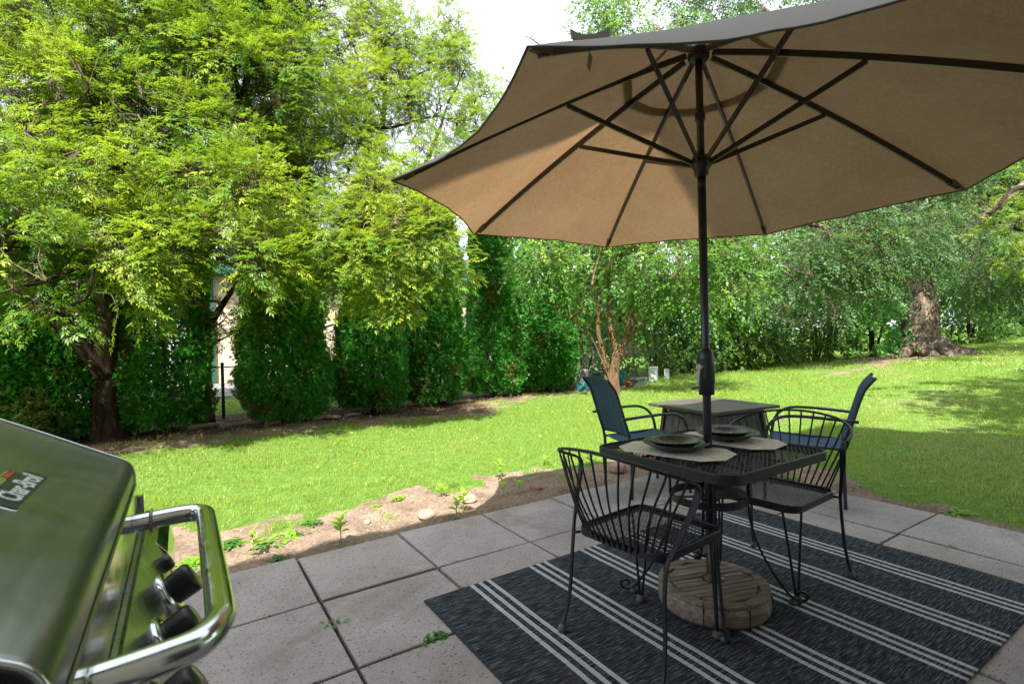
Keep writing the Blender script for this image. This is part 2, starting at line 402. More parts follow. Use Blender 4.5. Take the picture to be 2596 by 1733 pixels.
# ------------------------------------------------------------------ numpy noise and fast meshes
_r = np.random.RandomState(11)
_tab = _r.rand(64, 64, 16).astype(np.float32)
def vnoise(P, sc):
    """smooth value noise of (N,2) or (N,3) points, 0..1"""
    Q = np.asarray(P, float) * sc
    if Q.shape[1] == 2: Q = np.c_[Q, np.zeros(len(Q))]
    i = np.floor(Q).astype(int); f = Q - i; f = f * f * (3 - 2 * f); o = 0
    for dx in (0, 1):
        for dy in (0, 1):
            for dz in (0, 1):
                wgt = (f[:, 0] if dx else 1 - f[:, 0]) * (f[:, 1] if dy else 1 - f[:, 1]) * (f[:, 2] if dz else 1 - f[:, 2])
                o = o + wgt * _tab[(i[:, 0] + dx) % 64, (i[:, 1] + dy) % 64, (i[:, 2] + dz) % 16]
    return o
def fnoise(P, sc, oc=3):
    return sum(vnoise(P, sc * 2 ** k) * .5 ** k for k in range(oc)) / sum(.5 ** k for k in range(oc))
def sstep(a, b, x):
    t = np.clip((x - a) / (b - a), 0, 1); return t * t * (3 - 2 * t)

def quad_mesh(name, V, tint=None, nv=4):
    """V (N,nv,3) -> mesh of N separate faces"""
    N = len(V); me = bpy.data.meshes.new(name)
    me.vertices.add(N * nv); me.vertices.foreach_set('co', np.ascontiguousarray(V, np.float32).ravel())
    me.loops.add(N * nv); me.loops.foreach_set('vertex_index', np.arange(N * nv, dtype=np.int32))
    me.polygons.add(N); me.polygons.foreach_set('loop_start', np.arange(0, N * nv, nv, dtype=np.int32))
    me.polygons.foreach_set('loop_total', np.full(N, nv, np.int32))
    if tint is not None:
        a = me.attributes.new('tint', 'FLOAT', 'FACE'); a.data.foreach_set('value', np.ascontiguousarray(tint, np.float32))
    me.update(calc_edges=True)
    return me
def unit(a): return a / (np.linalg.norm(a, axis=-1, keepdims=True) + 1e-9)
def rnd_dir(rs, n): return unit(rs.normal(size=(n, 3)))

def leaves(rs, P, A, Nn, kind, size):
    """P base (N,3), A axis, Nn normal -> leaflet quads (M,4,3), index of the leaf for each"""
    A = unit(A); S = unit(np.cross(A, Nn)); Nn = np.cross(S, A)
    size = (size * rs.uniform(.5, 1.3, len(P)))[:, None]
    out = []; idx = []
    if kind == 'compound':        # box elder: five pointed leaflets
        spec = [(0.45, 62, .62), (0.45, -62, .62), (0.75, 42, .72), (0.75, -42, .72), (0.95, 0, .85)]; wr = .30
    elif kind == 'simple': spec = [(0.1, 0, 1.0)]; wr = .55
    elif kind == 'round': spec = [(0.2, 0, .85)]; wr = .85
    elif kind == 'blade': spec = [(0.0, 0, 1.0)]; wr = .28
    elif kind == 'fan':           # flat scaly spray of arborvitae
        spec = [(0.0, 0, 1.0), (0.15, 34, .75), (0.15, -34, .75), (0.4, 52, .5), (0.4, -52, .5)]; wr = .26
    for (b, ang, ln) in spec:
        a = math.radians(ang) + rs.normal(0, .12, len(P)); ca, sa = np.cos(a)[:, None], np.sin(a)[:, None]
        d = A * ca + S * sa; d = unit(d - np.array([0, 0, .12]) + Nn * rs.normal(0, .12, len(P))[:, None])
        s = unit(np.cross(d, Nn)); n2 = np.cross(s, d)
        p0 = P + A * (b * size); L = size * ln; wd = L * wr
        m = p0 + d * (L * .42) + n2 * (L * .07)
        out.append(np.stack([p0, m + s * wd * .5, p0 + d * L - n2 * (L * .10), m - s * wd * .5], 1)); idx.append(np.arange(len(P)))
    return np.concatenate(out), np.concatenate(idx)

def sprays(rs, C, D, kind, size, nleaf, length, droop=.25, flat=.6):
    """twigs at C pointing along D, each with nleaf leaves on both sides"""
    n = len(C); D = unit(D - np.array([0, 0, droop])); up = np.array([0, 0, 1.])
    Nn = unit(up * flat + rnd_dir(rs, n) * (1 - flat) + sun_bias); S = unit(np.cross(D, Nn)); Nn = np.cross(S, D)
    Ps = []; As = []; Ns = []; tw = []
    for k in range(nleaf):
        t = (k + rs.rand(n)) / nleaf; side = (1 if k % 2 else -1)
        bend = -up * (t ** 2 * length * .35)[:, None]
        p = C + D * (t * length)[:, None] + bend + rs.normal(0, .012, (n, 3))
        a = D * (.55 + .5 * t)[:, None] + S * side * rs.uniform(.5, 1.1, n)[:, None] * (1.1 - .6 * t)[:, None] - up * rs.uniform(-.1, .3, n)[:, None]
        Ps.append(p); As.append(a); Ns.append(unit(Nn + rnd_dir(rs, n) * .38)); tw.append(np.arange(n))
    P, A, N2, tw = map(np.concatenate, (Ps, As, Ns, tw))
    V, idx = leaves(rs, P, A, N2, kind, size)
    return V, tw[idx]
sun_bias = np.array([-.10, -.16, .1])

def crown_points(rs, lobes, per_m2, hole=.34, hsc=1.1, inner=.45):
    """spray bases in a union of lobes (x,y,z,r[,squash]); clumps with gaps"""
    C = []; D = []
    for L in lobes:
        x, y, z, r = L[:4]; sq = L[4] if len(L) > 4 else .85; dn = L[5] if len(L) > 5 else 1
        n = int(per_m2 * r * r * 4 * dn * (1 if r > .5 else 1.3)) + 6
        d = rnd_dir(rs, n); rad = r * (inner + (1 - inner) * rs.rand(n) ** .6) * (1 + .28 * (rs.rand(n) ** 3))
        rad = rad * (.75 + .5 * fnoise(d * 1.7 + np.array([x, y, z]), 1.3, 2))
        p = np.array([x, y, z]) + d * rad[:, None] * np.array([1, 1, sq])
        keep = fnoise(p, hsc, 2) > hole * (.8 + .5 * rs.rand(n))
        C.append(p[keep]); D.append(unit(d * .9 + rnd_dir(rs, n) * .6)[keep])
    return np.concatenate(C), np.concatenate(D)

def foliage(name, material, rs, lobes, parent, kind='compound', size=.12, nleaf=8, length=.4, per_m2=90, hole=.34,
            droop=.25, tipf=.2, flat=.6, hsc=1.1, inner=.45, label=None):
    C, D = crown_points(rs, lobes, per_m2, hole, hsc, inner)
    V, tw = sprays(rs, C, D, kind, size, nleaf, length, droop, flat)
    tn = fnoise(C + 31.7, .8, 2); tt = np.clip((tn - .5) * 3.2, 0, 1) * tipf * 2 + (rs.rand(len(C)) < tipf) * rs.rand(len(C)) * .8
    tint = np.clip(tt, 0, 1)[tw] * rs.uniform(.5, 1, len(tw))
    o = link(name, quad_mesh(name, V, tint), material, parent)
    if label: o['label'] = label
    return o, C, D
def twig_mesh(C, D, length, anchors, rs, frac=.5, r=.006):
    """thin twigs: the axis of a part of the sprays plus a thin limb back to the nearest anchor point"""
    sel = rs.rand(len(C)) < frac; c = C[sel]; d = unit(D[sel] - np.array([0, 0, .25]))
    A = np.array(anchors); out = []
    def prism(a, b, ra, rb):
        t = unit(b - a); u = unit(np.cross(t, np.array([.3, .2, .9]))); v = np.cross(t, u)
        q = []
        for k in range(3):
            a0, a1 = 2 * PI * k / 3, 2 * PI * (k + 1) / 3
            o0 = u * math.cos(a0) + v * math.sin(a0); o1 = u * math.cos(a1) + v * math.sin(a1)
            q.append(np.stack([a + o0 * ra, a + o1 * ra, b + o1 * rb, b + o0 * rb], 1))
        return np.concatenate(q)
    out.append(prism(c, c + d * length, r * .6, r * .25))
    dist = np.linalg.norm(c[:, None] - A[None], axis=2); j = dist.argmin(1)
    mid = (c + A[j]) / 2 + np.array([0, 0, .12]) * dist.min(1)[:, None] + rs.normal(0, .05, c.shape)
    out.append(prism(A[j], mid, r * 1.6, r)); out.append(prism(mid, c, r, r * .6))
    return quad_mesh('twigs', np.concatenate(out))

def trunk_tube(mb, pts, r0, r1, seg=14, n=7, flare=0, lump=.08, rs=None):
    P = smooth(pts, n); m = len(P); R = []
    for i in range(m):
        t = i / (m - 1); rr = r0 + (r1 - r0) * t ** .8
        if flare: rr += flare * math.exp(-t * 14)
        R.append(rr)
    b = len(mb.v); mb.tube(P, R, seg)
    if lump:
        vs = np.array(mb.v[b:]); nz = fnoise(vs * np.array([1, 1, .35]), 5, 2) - .5
        for i in range(len(vs)):
            k = min(i // seg, m - 1); c = np.array(P[k]); d = vs[i] - c
            mb.v[b + i] = tuple(c + d * (1 + nz[i] * lump * 4))
    return P

# ------------------------------------------------------------------ ground and patio
def gz(x, y):
    x = np.asarray(x, float); y = np.asarray(y, float)
    s = x - 6.5; s = (s + np.sqrt(s * s + 2.2)) / 2 - .12; s = np.clip(s, 0, None)
    s = np.where(s > 22, 22 + (s - 22) * .15, s)
    g = np.clip(1 - .16 * (y - 3), .35, 1.12)
    n = (fnoise(np.c_[np.ravel(x), np.ravel(y)], .35, 2).reshape(x.shape) - .5) * .10
    away = np.clip((np.maximum(x - 3.7, y) - .3) / 1.5, 0, 1)
    return -.012 + .0405 * s * g + n * away
def masks(x, y):
    """grass cover and bark-mulch cover, 0..1"""
    P = np.c_[x, y]; n = fnoise(P, 1.1, 3); n2 = fnoise(P + 17, 3.5, 3); n3 = fnoise(P + 5, .5, 2)
    edge = 1.05 - .22 * sstep(-1, 1, x) + (n - .5) * .8 + (n2 - .5) * .7
    g = sstep(edge - .12, edge + .12, y)
    right = sstep(3.66, 3.9, x) * sstep(.9, .5, y)
    ge = 3.95 + (n - .5) * .9 + np.clip((y + 1.4) * .35, 0, .5)
    g = np.where((x > 3.6) & (y < 1.2), np.maximum(g, sstep(ge - .15, ge + .15, x)), g)
    tuft = sstep(.62, .76, n2) * .55
    g = np.maximum(g, tuft * (y > .15))
    he = 4.55 + (n - .5) * 1.5 + (n2 - .5) * .9 + .9 * sstep(3, 8, x) + 5 * sstep(9, 12, x)
    g = g * (1 - sstep(he - .9, he + .9, y) * np.where(n2 > .52, .7, 1))
    g = np.where(y > 7.2, sstep(7.2, 7.6, y), g)
    worn = sstep(.52, .66, fnoise(P * np.array([.7, 1.6]) + 40, .9, 3)) * sstep(3.5, 6, x) * (x < 14) * .42
    g = g * (1 - worn)
    mul = sstep(he + .35, he + 1.0, y) * (y < 7.4)
    # bare dirt between the cottonwood's surface roots
    d = np.hypot((x - 16.6) / 2.6, (y - 2.9) / .9); g = g * (1 - .8 * sstep(1.25, .8, d + (n - .5)))
    for qx, qy, rx_, ry_ in ((14.8, 2.75, 1.7, .42), (12.9, 2.8, 1.8, .24)):
        d = np.hypot((x - qx) / rx_, (y - qy) / ry_); g = g * (1 - .8 * sstep(1.3, .4, d + (n - .5) * 1.6 + (n2 - .5) * .8))
    return g, mul
def axis(a, b, h, lo, hi, n): 
    mid = list(np.arange(a, b, h)); k = np.linspace(0, 1, n + 1)[1:]
    return np.array([a - (a - lo) * t ** 2.2 for t in k[::-1]] + mid + [b + (hi - b) * t ** 2.2 for t in k])
xs = axis(-5, 13, .07, -300, 320, 26); ys = axis(-3, 7.6, .07, -300, 320, 26)
X, Y = np.meshgrid(xs, ys); Z = gz(X, Y)
inside = (X < 3.66) & (Y < -.03) & (Y > -6); Z = np.where(inside, -.06, Z)
g_, m_ = masks(X.ravel(), Y.ravel())
Z = Z + ((1 - g_.reshape(X.shape)) * (fnoise(np.c_[X.ravel(), Y.ravel()], 5, 3).reshape(X.shape) - .5) * .075) * (Y < 8) * (~inside)
Z = np.where((X < 3.70) & (Y < .02), np.minimum(Z, -.02), Z)
ny, nx = X.shape; me = bpy.data.meshes.new('ground')
me.vertices.add(nx * ny); me.vertices.foreach_set('co', np.stack([X, Y, Z], 2).astype(np.float32).ravel())
ii = (np.arange(ny - 1)[:, None] * nx + np.arange(nx - 1)[None]).ravel()
F = np.stack([ii, ii + 1, ii + nx + 1, ii + nx], 1).astype(np.int32)
me.loops.add(F.size); me.loops.foreach_set('vertex_index', F.ravel()); me.polygons.add(len(F))
me.polygons.foreach_set('loop_start', np.arange(0, F.size, 4, dtype=np.int32)); me.polygons.foreach_set('loop_total', np.full(len(F), 4, np.int32))
me.polygons.foreach_set('use_smooth', np.ones(len(F), bool))
for nm, vv in (('grass', g_), ('mulch', m_)):
    a = me.attributes.new(nm, 'FLOAT', 'POINT'); a.data.foreach_set('value', vv.astype(np.float32))
me.update(calc_edges=True)
tag(link('ground', me, M['ground']), kind='structure')

rs = np.random.RandomState(3)
def blades(name, x, y, h, wd, tint):
    n = len(x); z = gz(x, y) - .006 ; a = rs.rand(n) * 2 * PI; lean = rs.normal(0, .38, (n, 2)) * h[:, None]
    s = np.stack([np.cos(a) * wd, np.sin(a) * wd, 0 * a], 1); b = np.stack([x, y, z], 1)
    tip = b + np.c_[lean, h * rs.uniform(.75, 1.1, n)]
    mid = b + np.c_[lean * .3, h * .55]
    return quad_mesh(name, np.stack([b - s, mid + s * -.7, tip, mid + s * .7], 1), tint)
bx, by, bh, bw, bt = [], [], [], [], []
for (x0, x1, y0, y1, dens, h, wd) in ((-2.6, 4.2, .15, 2.3, 3300, .040, .0030), (-3.2, 6.2, 2.3, 4.2, 2100, .042, .004), (-3.2, 7.5, 4.2, 6.4, 1000, .045, .005),
                                  (3.7, 7.5, -3.2, .3, 2500, .042, .0036), (4.2, 7.5, .3, 2.3, 2100, .040, .0038), (6.2, 10, 2.3, 4.2, 1000, .045, .006), (7.5, 13, -3.2, 2.3, 900, .045, .006),
                                  (7.5, 13, 4.2, 8, 500, .05, .008), (10, 13, 2.3, 4.2, 600, .05, .008), (13, 24, -4, 9, 260, .06, .012), (-1.5, 2.5, 7.2, 11, 300, .06, .01)):
    n = int((x1 - x0) * (y1 - y0) * dens); x = rs.uniform(x0, x1, n); y = rs.uniform(y0, y1, n)
    g, mu = masks(x, y); nz = fnoise(np.c_[x, y], 6, 2); k = rs.rand(n) < np.clip(g * 1.1, 0, 1) * (.45 + nz)
    k &= ~((x < 3.68) & (y < .02))
    x, y = x[k], y[k]; n = len(x); nz = nz[k]
    bx.append(x); by.append(y); bh.append(h * rs.uniform(.4, 1.45, n) * (.35 + 1.2 * nz) * (.8 + .5 * fnoise(np.c_[x, y] + 3, 1.7, 2))); bw.append(np.full(n, wd))
    dry = sstep(.46, .7, fnoise(np.c_[x * .7, y * 1.6] + 40, .9, 3)) * sstep(3, 6, x) * .8
    bt.append(np.clip((rs.rand(n) < .12) * rs.rand(n) + dry * rs.rand(n) + sstep(.5, .75, fnoise(np.c_[x, y] + 9, .8, 2)) * .3 * rs.rand(n), 0, 1))
tag(link('lawn_grass', blades('lawn_grass', *map(np.concatenate, (bx, by, bh, bw, bt))), M['grass']), 'short sunlit lawn grass', 'grass', kind='stuff')

# patio slabs: one structure of separate slabs with open joints
P_ = .61; pb = MB(); prs = random.Random(5)
for i in range(-9, 6):
    for j in range(0, 8):
        cx, cy = (i + .5) * P_, -(j + .5) * P_; gap = .006 + prs.random() * .004
        dz = prs.uniform(-.004, .003); tx, ty = prs.uniform(-.004, .004), prs.uniform(-.004, .004)
        h = P_ / 2 - gap / 1.0; bvl = .004
        ring = []
        for inset, zz in ((0, -.05), (0, -.004), (bvl, 0)):
            for sx, sy in ((-1, -1), (1, -1), (1, 1), (-1, 1)):
                ring.append((cx + sx * (h - inset), cy + sy * (h - inset), zz + dz + (tx * sx + ty * sy) * (zz > -.04)))
        fs = []
        for a in range(2):
            for k in range(4): fs.append((a * 4 + k, a * 4 + (k + 1) % 4, a * 4 + 4 + (k + 1) % 4, a * 4 + 4 + k))
        fs.append((8, 9, 10, 11)); pb.add(ring, fs)
tag(pb.build('patio', M['paver']), kind='structure')
jb = MB(); jb.box((-.915 + 0, -2.44, -.034), (9.15 - .01, 4.88, .02)); tag(jb.build('joint_bed', M['joint']), kind='structure')

# road, far grass behind the fence is the ground itself
rb = MB(); rb.add([(-60, 10.7, .012), (60, 10.7, .012), (60, 16.4, .012), (-60, 16.4, .012)], [(0, 1, 2, 3)])
M['road'] = varied('asphalt', (.12, .12, .13), (.19, .19, .20), 1.5, .9)
tag(rb.build('road', M['road']), kind='structure')
kb = MB(); kb.box((0, 10.62, .02), (120, .15, .12)); M['kerb'] = varied('kerb_concrete', (.35, .34, .32), (.45, .44, .42), 3, .9)
tag(kb.build('kerb', M['kerb']), kind='structure')

# ------------------------------------------------------------------ house behind the camera (casts the shade on the patio)
M['siding'] = varied('beige_siding', (.42, .37, .30), (.50, .45, .37), 2, .8)
M['roofing'] = varied('roof_shingle', (.06, .055, .05), (.11, .10, .09), 12, .9)
M['white'] = mat('white_trim', (.7, .7, .68), .5)
M['glass'] = mat('dark_glass', (.02, .025, .03), .05, 0, .8)
hs = empty('house', (3, -4.35, 0), 0, 'two storey beige house whose back wall rises behind the patio', 'house')
b = MB(); b.box((-8.6, -3.5, 2.7), (17.6, 7, 5.5)); b.build('wall', M['siding'], hs)
b = MB(); b.add([(-17.6, 1.11, 5.45), (.8, 1.11, 5.45), (.8, 1.11, 5.6), (-17.6, 1.11, 5.6), (-17.6, -3.5, 7.6), (.8, -3.5, 7.6), (-17.6, -8, 5.45), (.8, -8, 5.45)],
                [(0, 1, 2, 3), (3, 2, 5, 4), (4, 5, 7, 6), (0, 6, 7, 1), (0, 3, 4, 6), (1, 7, 5, 2)]); b.build('roof', M['roofing'], hs)
for (wx, wz, ww, wh) in ((-6, 3.9, 1.4, 1.2), (-1, 3.9, 1.4, 1.2), (-10, 3.9, 1.8, 1.2), (-7, 1.5, 1.4, 1.2), (-2.2, 1.15, 1.9, 2.1)):
    b = MB(); b.box((wx, .04, wz), (ww + .16, .07, wh + .16)); f = b.build('window', M['white'], hs)
    b = MB(); b.box((wx, .085, wz), (ww, .02, wh)); b.build('pane', M['glass'], f)

# ------------------------------------------------------------------ building across the road
M['stucco'] = varied('beige_stucco', (.50, .40, .28), (.58, .47, .34), 3, .9)
M['green_trim'] = mat('green_trim', (.01, .08, .045), .5)
M['shutter_w'] = varied('white_garage_door', (.72, .72, .72), (.8, .8, .8), 2, .6)
bd = empty('storage_building', (0, 16.6, 0), 0, 'long beige building with green trim and a white door seen through the hedge gaps', 'building')
b = MB(); b.box((0, 4, 1.9), (44, 8, 3.8)); b.build('wall', M['stucco'], bd)
b = MB(); b.add([(-22.6, -.6, 3.75), (22.6, -.6, 3.75), (22.6, 4, 5.2), (-22.6, 4, 5.2), (22.6, 8.6, 3.75), (-22.6, 8.6, 3.75), (-22.6, -.6, 3.6), (22.6, -.6, 3.6), (22.6, 8.6, 3.6), (-22.6, 8.6, 3.6)],
                [(0, 1, 2, 3), (3, 2, 4, 5), (6, 7, 1, 0), (6, 9, 8, 7), (8, 9, 5, 4), (0, 3, 5, 9, 6), (1, 7, 8, 4, 2)]); b.build('roof', M['green_trim'], bd)
for gx in (-8.2, -1.45, 12):
    b = MB(); b.box((gx, -.03, 1.25), (2.6, .06, 2.5))
    for k in range(4): b.box((gx, -.07, .35 + k * .6), (2.5, .02, .54))
    b.build('garage_door', M['shutter_w'], bd)
for gx in (.35, 6.0, -10):
    b = MB(); b.box((gx, -.07, 1.8), (.16, .12, 3.6)); b.build('downspout', M['green_trim'], bd)
for gx in (3.2, 8.5):
    b = MB(); b.box((gx, -.03, 1.9), (1.3, .06, 1.1)); f = b.build('window', M['green_trim'], bd)
    b = MB(); b.box((gx, -.07, 1.9), (1.1, .02, .9)); b.build('pane', M['glass'], f)

# ------------------------------------------------------------------ chain link fence
M['galv'] = varied('galvanised_wire', (.10, .10, .10), (.2, .2, .2), 30, .5, .6)
fe = empty('chain_link_fence', (0, 6.75, 0), 0, 'low chain link fence running behind the row of evergreens', 'fence')
b = MB(); H = .86; c_ = .075
for s_ in (1, -1):
    x = -7.0
    while x < 14:
        x2 = x + s_ * H; b.tube([(x, s_ * .003, .03), (x2, s_ * .003, .03 + H)], .0018, 3, False, False); x += c_
b.build('mesh', M['galv'], fe)
b = MB(); b.tube([(-7, 0, H + .02), (14, 0, H + .02)], .012, 6); b.build('top_rail', M['galv'], fe)
for px in (-6, -3, .05, 3.0, 5.6, 8.3, 11.2, 13.6):
    b = MB(); b.tube([(px, -.02, -.05), (px, -.02, H + .06)], .026, 10); b.lathe([(.03, 0), (.03, .02), (.012, .045)], (px, -.02, H + .06), 10); b.build('post', M['galv'], fe)

# ------------------------------------------------------------------ trees
def lob(px, py, rp, D, sq=.85, dn=1.0):
    p = at(px, py - (28 if py > 380 and px < 1150 else 0), D); return (p[0], p[1], p[2], rp * .93 * D / FPX, sq, dn)
def tree(name, label, group, base, trunk_paths, bark_m, lobes, leafm, seed, flare=.12, limbs=True, category='tree', twig_len=.3, **kw):
    rs = np.random.RandomState(seed)
    bx_, by_ = base[0], base[1]; z0 = float(gz(bx_, by_))
    root = empty(name, (bx_, by_, z0), 0, label, category, group)
    off = np.array([bx_, by_, z0])
    L2 = [(l[0] - off[0], l[1] - off[1], l[2] - off[2]) + tuple(l[3:]) for l in lobes]
    tb = MB(); anchors = []
    for k, (pts, r0, r1) in enumerate(trunk_paths):
        P = trunk_tube(tb, [np.array(q) - off for q in pts], r0, r1, 14, 8, flare if k == 0 else 0)
        anchors += [np.array(q) for q in P[len(P) // 3:]]
    if limbs:
        lb = tb; A = np.array(anchors)
        for l in sorted(L2, key=lambda l: np.linalg.norm(A - np.array(l[:3]), axis=1).min()):
            c = np.array(l[:3]); A_ = np.array(anchors); d = np.linalg.norm(A_ - c, axis=1) + np.clip(A_[:, 2] - c[2] + .3, 0, 9) * 1.5
            a = A_[d.argmin()]
            mid = (a + c) / 2 + np.array([0, 0, -.08 * np.linalg.norm(c - a)]) + rs.normal(0, .08, 3)
            e = c + (c - a) * .25
            P = smooth([a, mid, c, e], 5); n = len(P); dist = np.linalg.norm(c - a)
            r0 = .016 + .014 * dist
            lb.tube(P, [r0 * (1 - .75 * i / (n - 1)) for i in range(n)], 7)
            anchors += [np.array(q) for q in P[n // 3:]]
            for _ in range(4):
                q = P[rs.randint(n // 3, n)]; dd = unit(rs.normal(size=3) + np.array([0, 0, .3])) * l[3] * .8
                Q = smooth([q, np.array(q) + dd * .5 + rs.normal(0, .05, 3), np.array(q) + dd], 3)
                lb.tube(Q, [r0 * .35 * (1 - .7 * i / (len(Q) - 1)) for i in range(len(Q))], 5); anchors += [np.array(u) for u in Q[2:]]
    tb.build('trunk', bark_m, root)
    o, C, D = foliage('crown', leafm, rs, L2, root, **kw)
    if len(anchors) and limbs:
        link('twigs', twig_mesh(C, D, twig_len, np.array(anchors)[::2], rs, .5, .0045), M['twig'], root)
    return root

ELDER = dict(kind='compound', size=.072, nleaf=9, length=.27, per_m2=185, hole=.38, droop=.08, tipf=.3, flat=.75)
# big twin trunked maple at the left
t1 = at(250, 1003, 7.1)
l1 = [lob(60, 560, 165, 5.2), lob(215, 650, 120, 5.0), lob(60, 680, 90, 5.0), lob(330, 580, 110, 5.5), lob(130, 420, 150, 5.4), lob(280, 420, 140, 5.9), lob(60, 250, 170, 5.8),
      lob(210, 230, 160, 6.0), lob(330, 280, 120, 6.4), lob(100, 60, 170, 6.4), lob(280, 70, 150, 6.8), lob(430, 60, 130, 7.2, .85, .8), lob(-120, 450, 190, 5.4), lob(-130, 150, 200, 6.2),
      lob(200, -120, 190, 7.2), lob(-60, -150, 200, 7), lob(400, -130, 150, 7.5), lob(380, 180, 100, 7), lob(20, 120, 150, 8.2), lob(160, 330, 150, 8.2), lob(0, 380, 150, 7.8), lob(250, 150, 140, 8.6), lob(110, 560, 110, 7.2), lob(300, 450, 110, 7.6), lob(60, -20, 150, 8.6), lob(-120, 660, 120, 5.4), lob(330, 690, 50, 5.6), lob(150, 735, 45, 5.1)]
b0 = np.array([t1[0], t1[1], 0.0])
tree('maple_tree', 'largest yellow green maple, twin dark trunk at the left of the hedge', 'leafy trees over the hedge', b0,
     [([b0 + (0, 0, -.1), b0 + (-.02, -.02, .5), b0 + (-.03, -.05, 1.0), b0 + (.06, -.25, 2.0), b0 + (.1, -.6, 3.4), b0 + (.05, -.7, 5.4)], .205, .09),
      ([b0 + (-.03, -.05, .85), b0 + (-.35, -.25, 1.45), b0 + (-.75, -.5, 2.2), b0 + (-1.2, -.9, 3.6), b0 + (-1.3, -.9, 5.4)], .145, .06)],
     M['bark_dark'], l1, M['leaf_elder'], 21, .09, **ELDER)
t2 = at(474, 925, 8.2)
l2 = [lob(490, 600, 105, 5.8), lob(565, 470, 130, 6.2), lob(440, 480, 120, 6.2), lob(430, 690, 65, 5.6), lob(535, 690, 60, 5.8), lob(480, 330, 140, 6.8), lob(600, 300, 130, 7), lob(590, 610, 80, 5.9),
      lob(540, 170, 150, 7.2), lob(680, 180, 130, 7.4), lob(650, 40, 130, 7.8), lob(500, 20, 140, 7.6), lob(560, -130, 160, 8), lob(740, 60, 90, 8, .9, .8), lob(740, -60, 110, 8), lob(430, 400, 130, 8.8), lob(560, 300, 130, 9), lob(660, 420, 110, 9), lob(480, 150, 140, 9.2), lob(640, 120, 130, 9.4), lob(720, 260, 90, 9.4), lob(600, 520, 80, 8.4), lob(400, 560, 80, 7.6), lob(500, 745, 30, 5.8), lob(540, 790, 40, 8.4), lob(510, 765, 40, 8.0), lob(755, 775, 34, 8.9), lob(745, 810, 28, 8.9), lob(600, 760, 40, 7.8)]
b1 = np.array([t2[0], t2[1], 0.0])
tree('maple_tree', 'slim trunked maple with layered sprays just left of the brightest crown', 'leafy trees over the hedge', b1,
     [([b1 + (0, 0, -.1), b1 + (.0, -.02, .8), b1 + (-.02, -.1, 1.4), b1 + (.05, -.4, 2.4), b1 + (.3, -.6, 3.8), b1 + (.7, -.7, 5.6)], .095, .05),
      ([b1 + (-.02, -.1, 1.4), b1 + (.25, -.5, 1.9), b1 + (.5, -1.2, 2.3)], .06, .03)],
     M['bark_dark'], l2, M['leaf_elder'], 22, .05, **ELDER)
t3 = np.array([2.35, 7.3, 0.0])
l3 = [lob(750, 560, 95, 6.9, .85, 1.2), lob(860, 600, 115, 6.7, .85, 1.25), lob(960, 560, 100, 6.8, .85, 1.2), lob(1015, 640, 55, 6.9), lob(870, 480, 110, 7.1, .8, 1.15), lob(750, 660, 70, 6.8), lob(700, 600, 60, 6.8),
      lob(900, 690, 60, 6.8), lob(720, 430, 80, 7.4), lob(760, 330, 110, 8), lob(880, 350, 100, 8, .85, .6), lob(980, 400, 80, 8, .85, .7), lob(980, 270, 90, 8.4, .85, .75), lob(1060, 170, 55, 8.6, .9, .7), lob(930, 90, 60, 8.8, .8, .4), lob(1000, 110, 60, 8.8, .8, .4), lob(840, 30, 60, 8.8, .9, .6), lob(1090, 230, 45, 8.6, .8, .6), lob(800, 260, 90, 8.2, .9, .8),
      lob(880, 220, 100, 8.4, .9, .8), lob(820, 130, 90, 8.6, .95, .9), lob(905, 75, 34, 8.8, 1.6, 1.2), lob(1030, 60, 30, 8.8, 1.8, 1.2), lob(960, 170, 70, 8.8, 1, .8), lob(1095, 300, 50, 8.4, .8, .6), lob(1050, 400, 35, 8, .8, .5), lob(1045, 120, 40, 8.8, 1.1, .5)]
T3K = dict(ELDER); T3K.update(tipf=.34, size=.066, per_m2=215)
tree('maple_tree', 'maple with the brightest yellow crown overhanging the lawn, open airy top against the sky', 'leafy trees over the hedge', t3,
     [([t3 + (0, 0, -.1), t3 + (-.1, -.2, 1.2), t3 + (-.1, -.8, 2.6), t3 + (.1, -1.0, 4.0), t3 + (.5, -.9, 5.6), t3 + (.6, -.8, 7.2)], .13, .03),
      ([t3 + (-.1, -.8, 2.4), t3 + (.9, -1.0, 4.0), t3 + (1.7, -.6, 5.4), t3 + (2.1, -.4, 6.3)], .07, .02)],
     M['bark_dark'], l3, M['leaf_bright'], 23, .06, **T3K)
# light multi stemmed tree on the lawn in the middle
mt = at(1408, 905, 10.8)
m0 = np.array([mt[0], mt[1], 0.0])
def mp(px, py, D=10.8): return at(px, py, D)
l4 = [lob(1290, 610, 75, 10.2), lob(1370, 600, 75, 10.0), lob(1460, 600, 80, 10.2), lob(1560, 590, 75, 10), lob(1640, 620, 65, 10), lob(1240, 660, 50, 10), lob(1300, 690, 40, 10), lob(1255, 590, 60, 9.8), lob(1212, 690, 34, 9.9), lob(1290, 725, 30, 10), lob(1345, 680, 35, 10), lob(1200, 620, 35, 10), lob(1700, 660, 50, 9.8, .8, .8),
      lob(1550, 670, 45, 10), lob(1620, 700, 30, 9.8), lob(1470, 660, 35, 10.4), lob(1400, 470, 110, 10.8), lob(1560, 460, 110, 10.8), lob(1300, 400, 100, 11), lob(1480, 330, 130, 11), lob(1650, 400, 100, 11),
      lob(1380, 250, 110, 11), lob(1560, 200, 120, 11), lob(1260, 150, 55, 11.2, .8, .7), lob(1220, 90, 38, 11.2, .8, .6), lob(1340, 95, 70, 11, .9, .9), lob(1430, 60, 80, 11.2, .9, 1), lob(1520, 80, 80, 11.2), lob(1230, 230, 50, 11, .8, .7), lob(1170, 190, 28, 11, .8, .8),
      lob(1400, -20, 70, 11.4), lob(1680, 560, 50, 10.2), lob(1740, 600, 30, 9.8)]
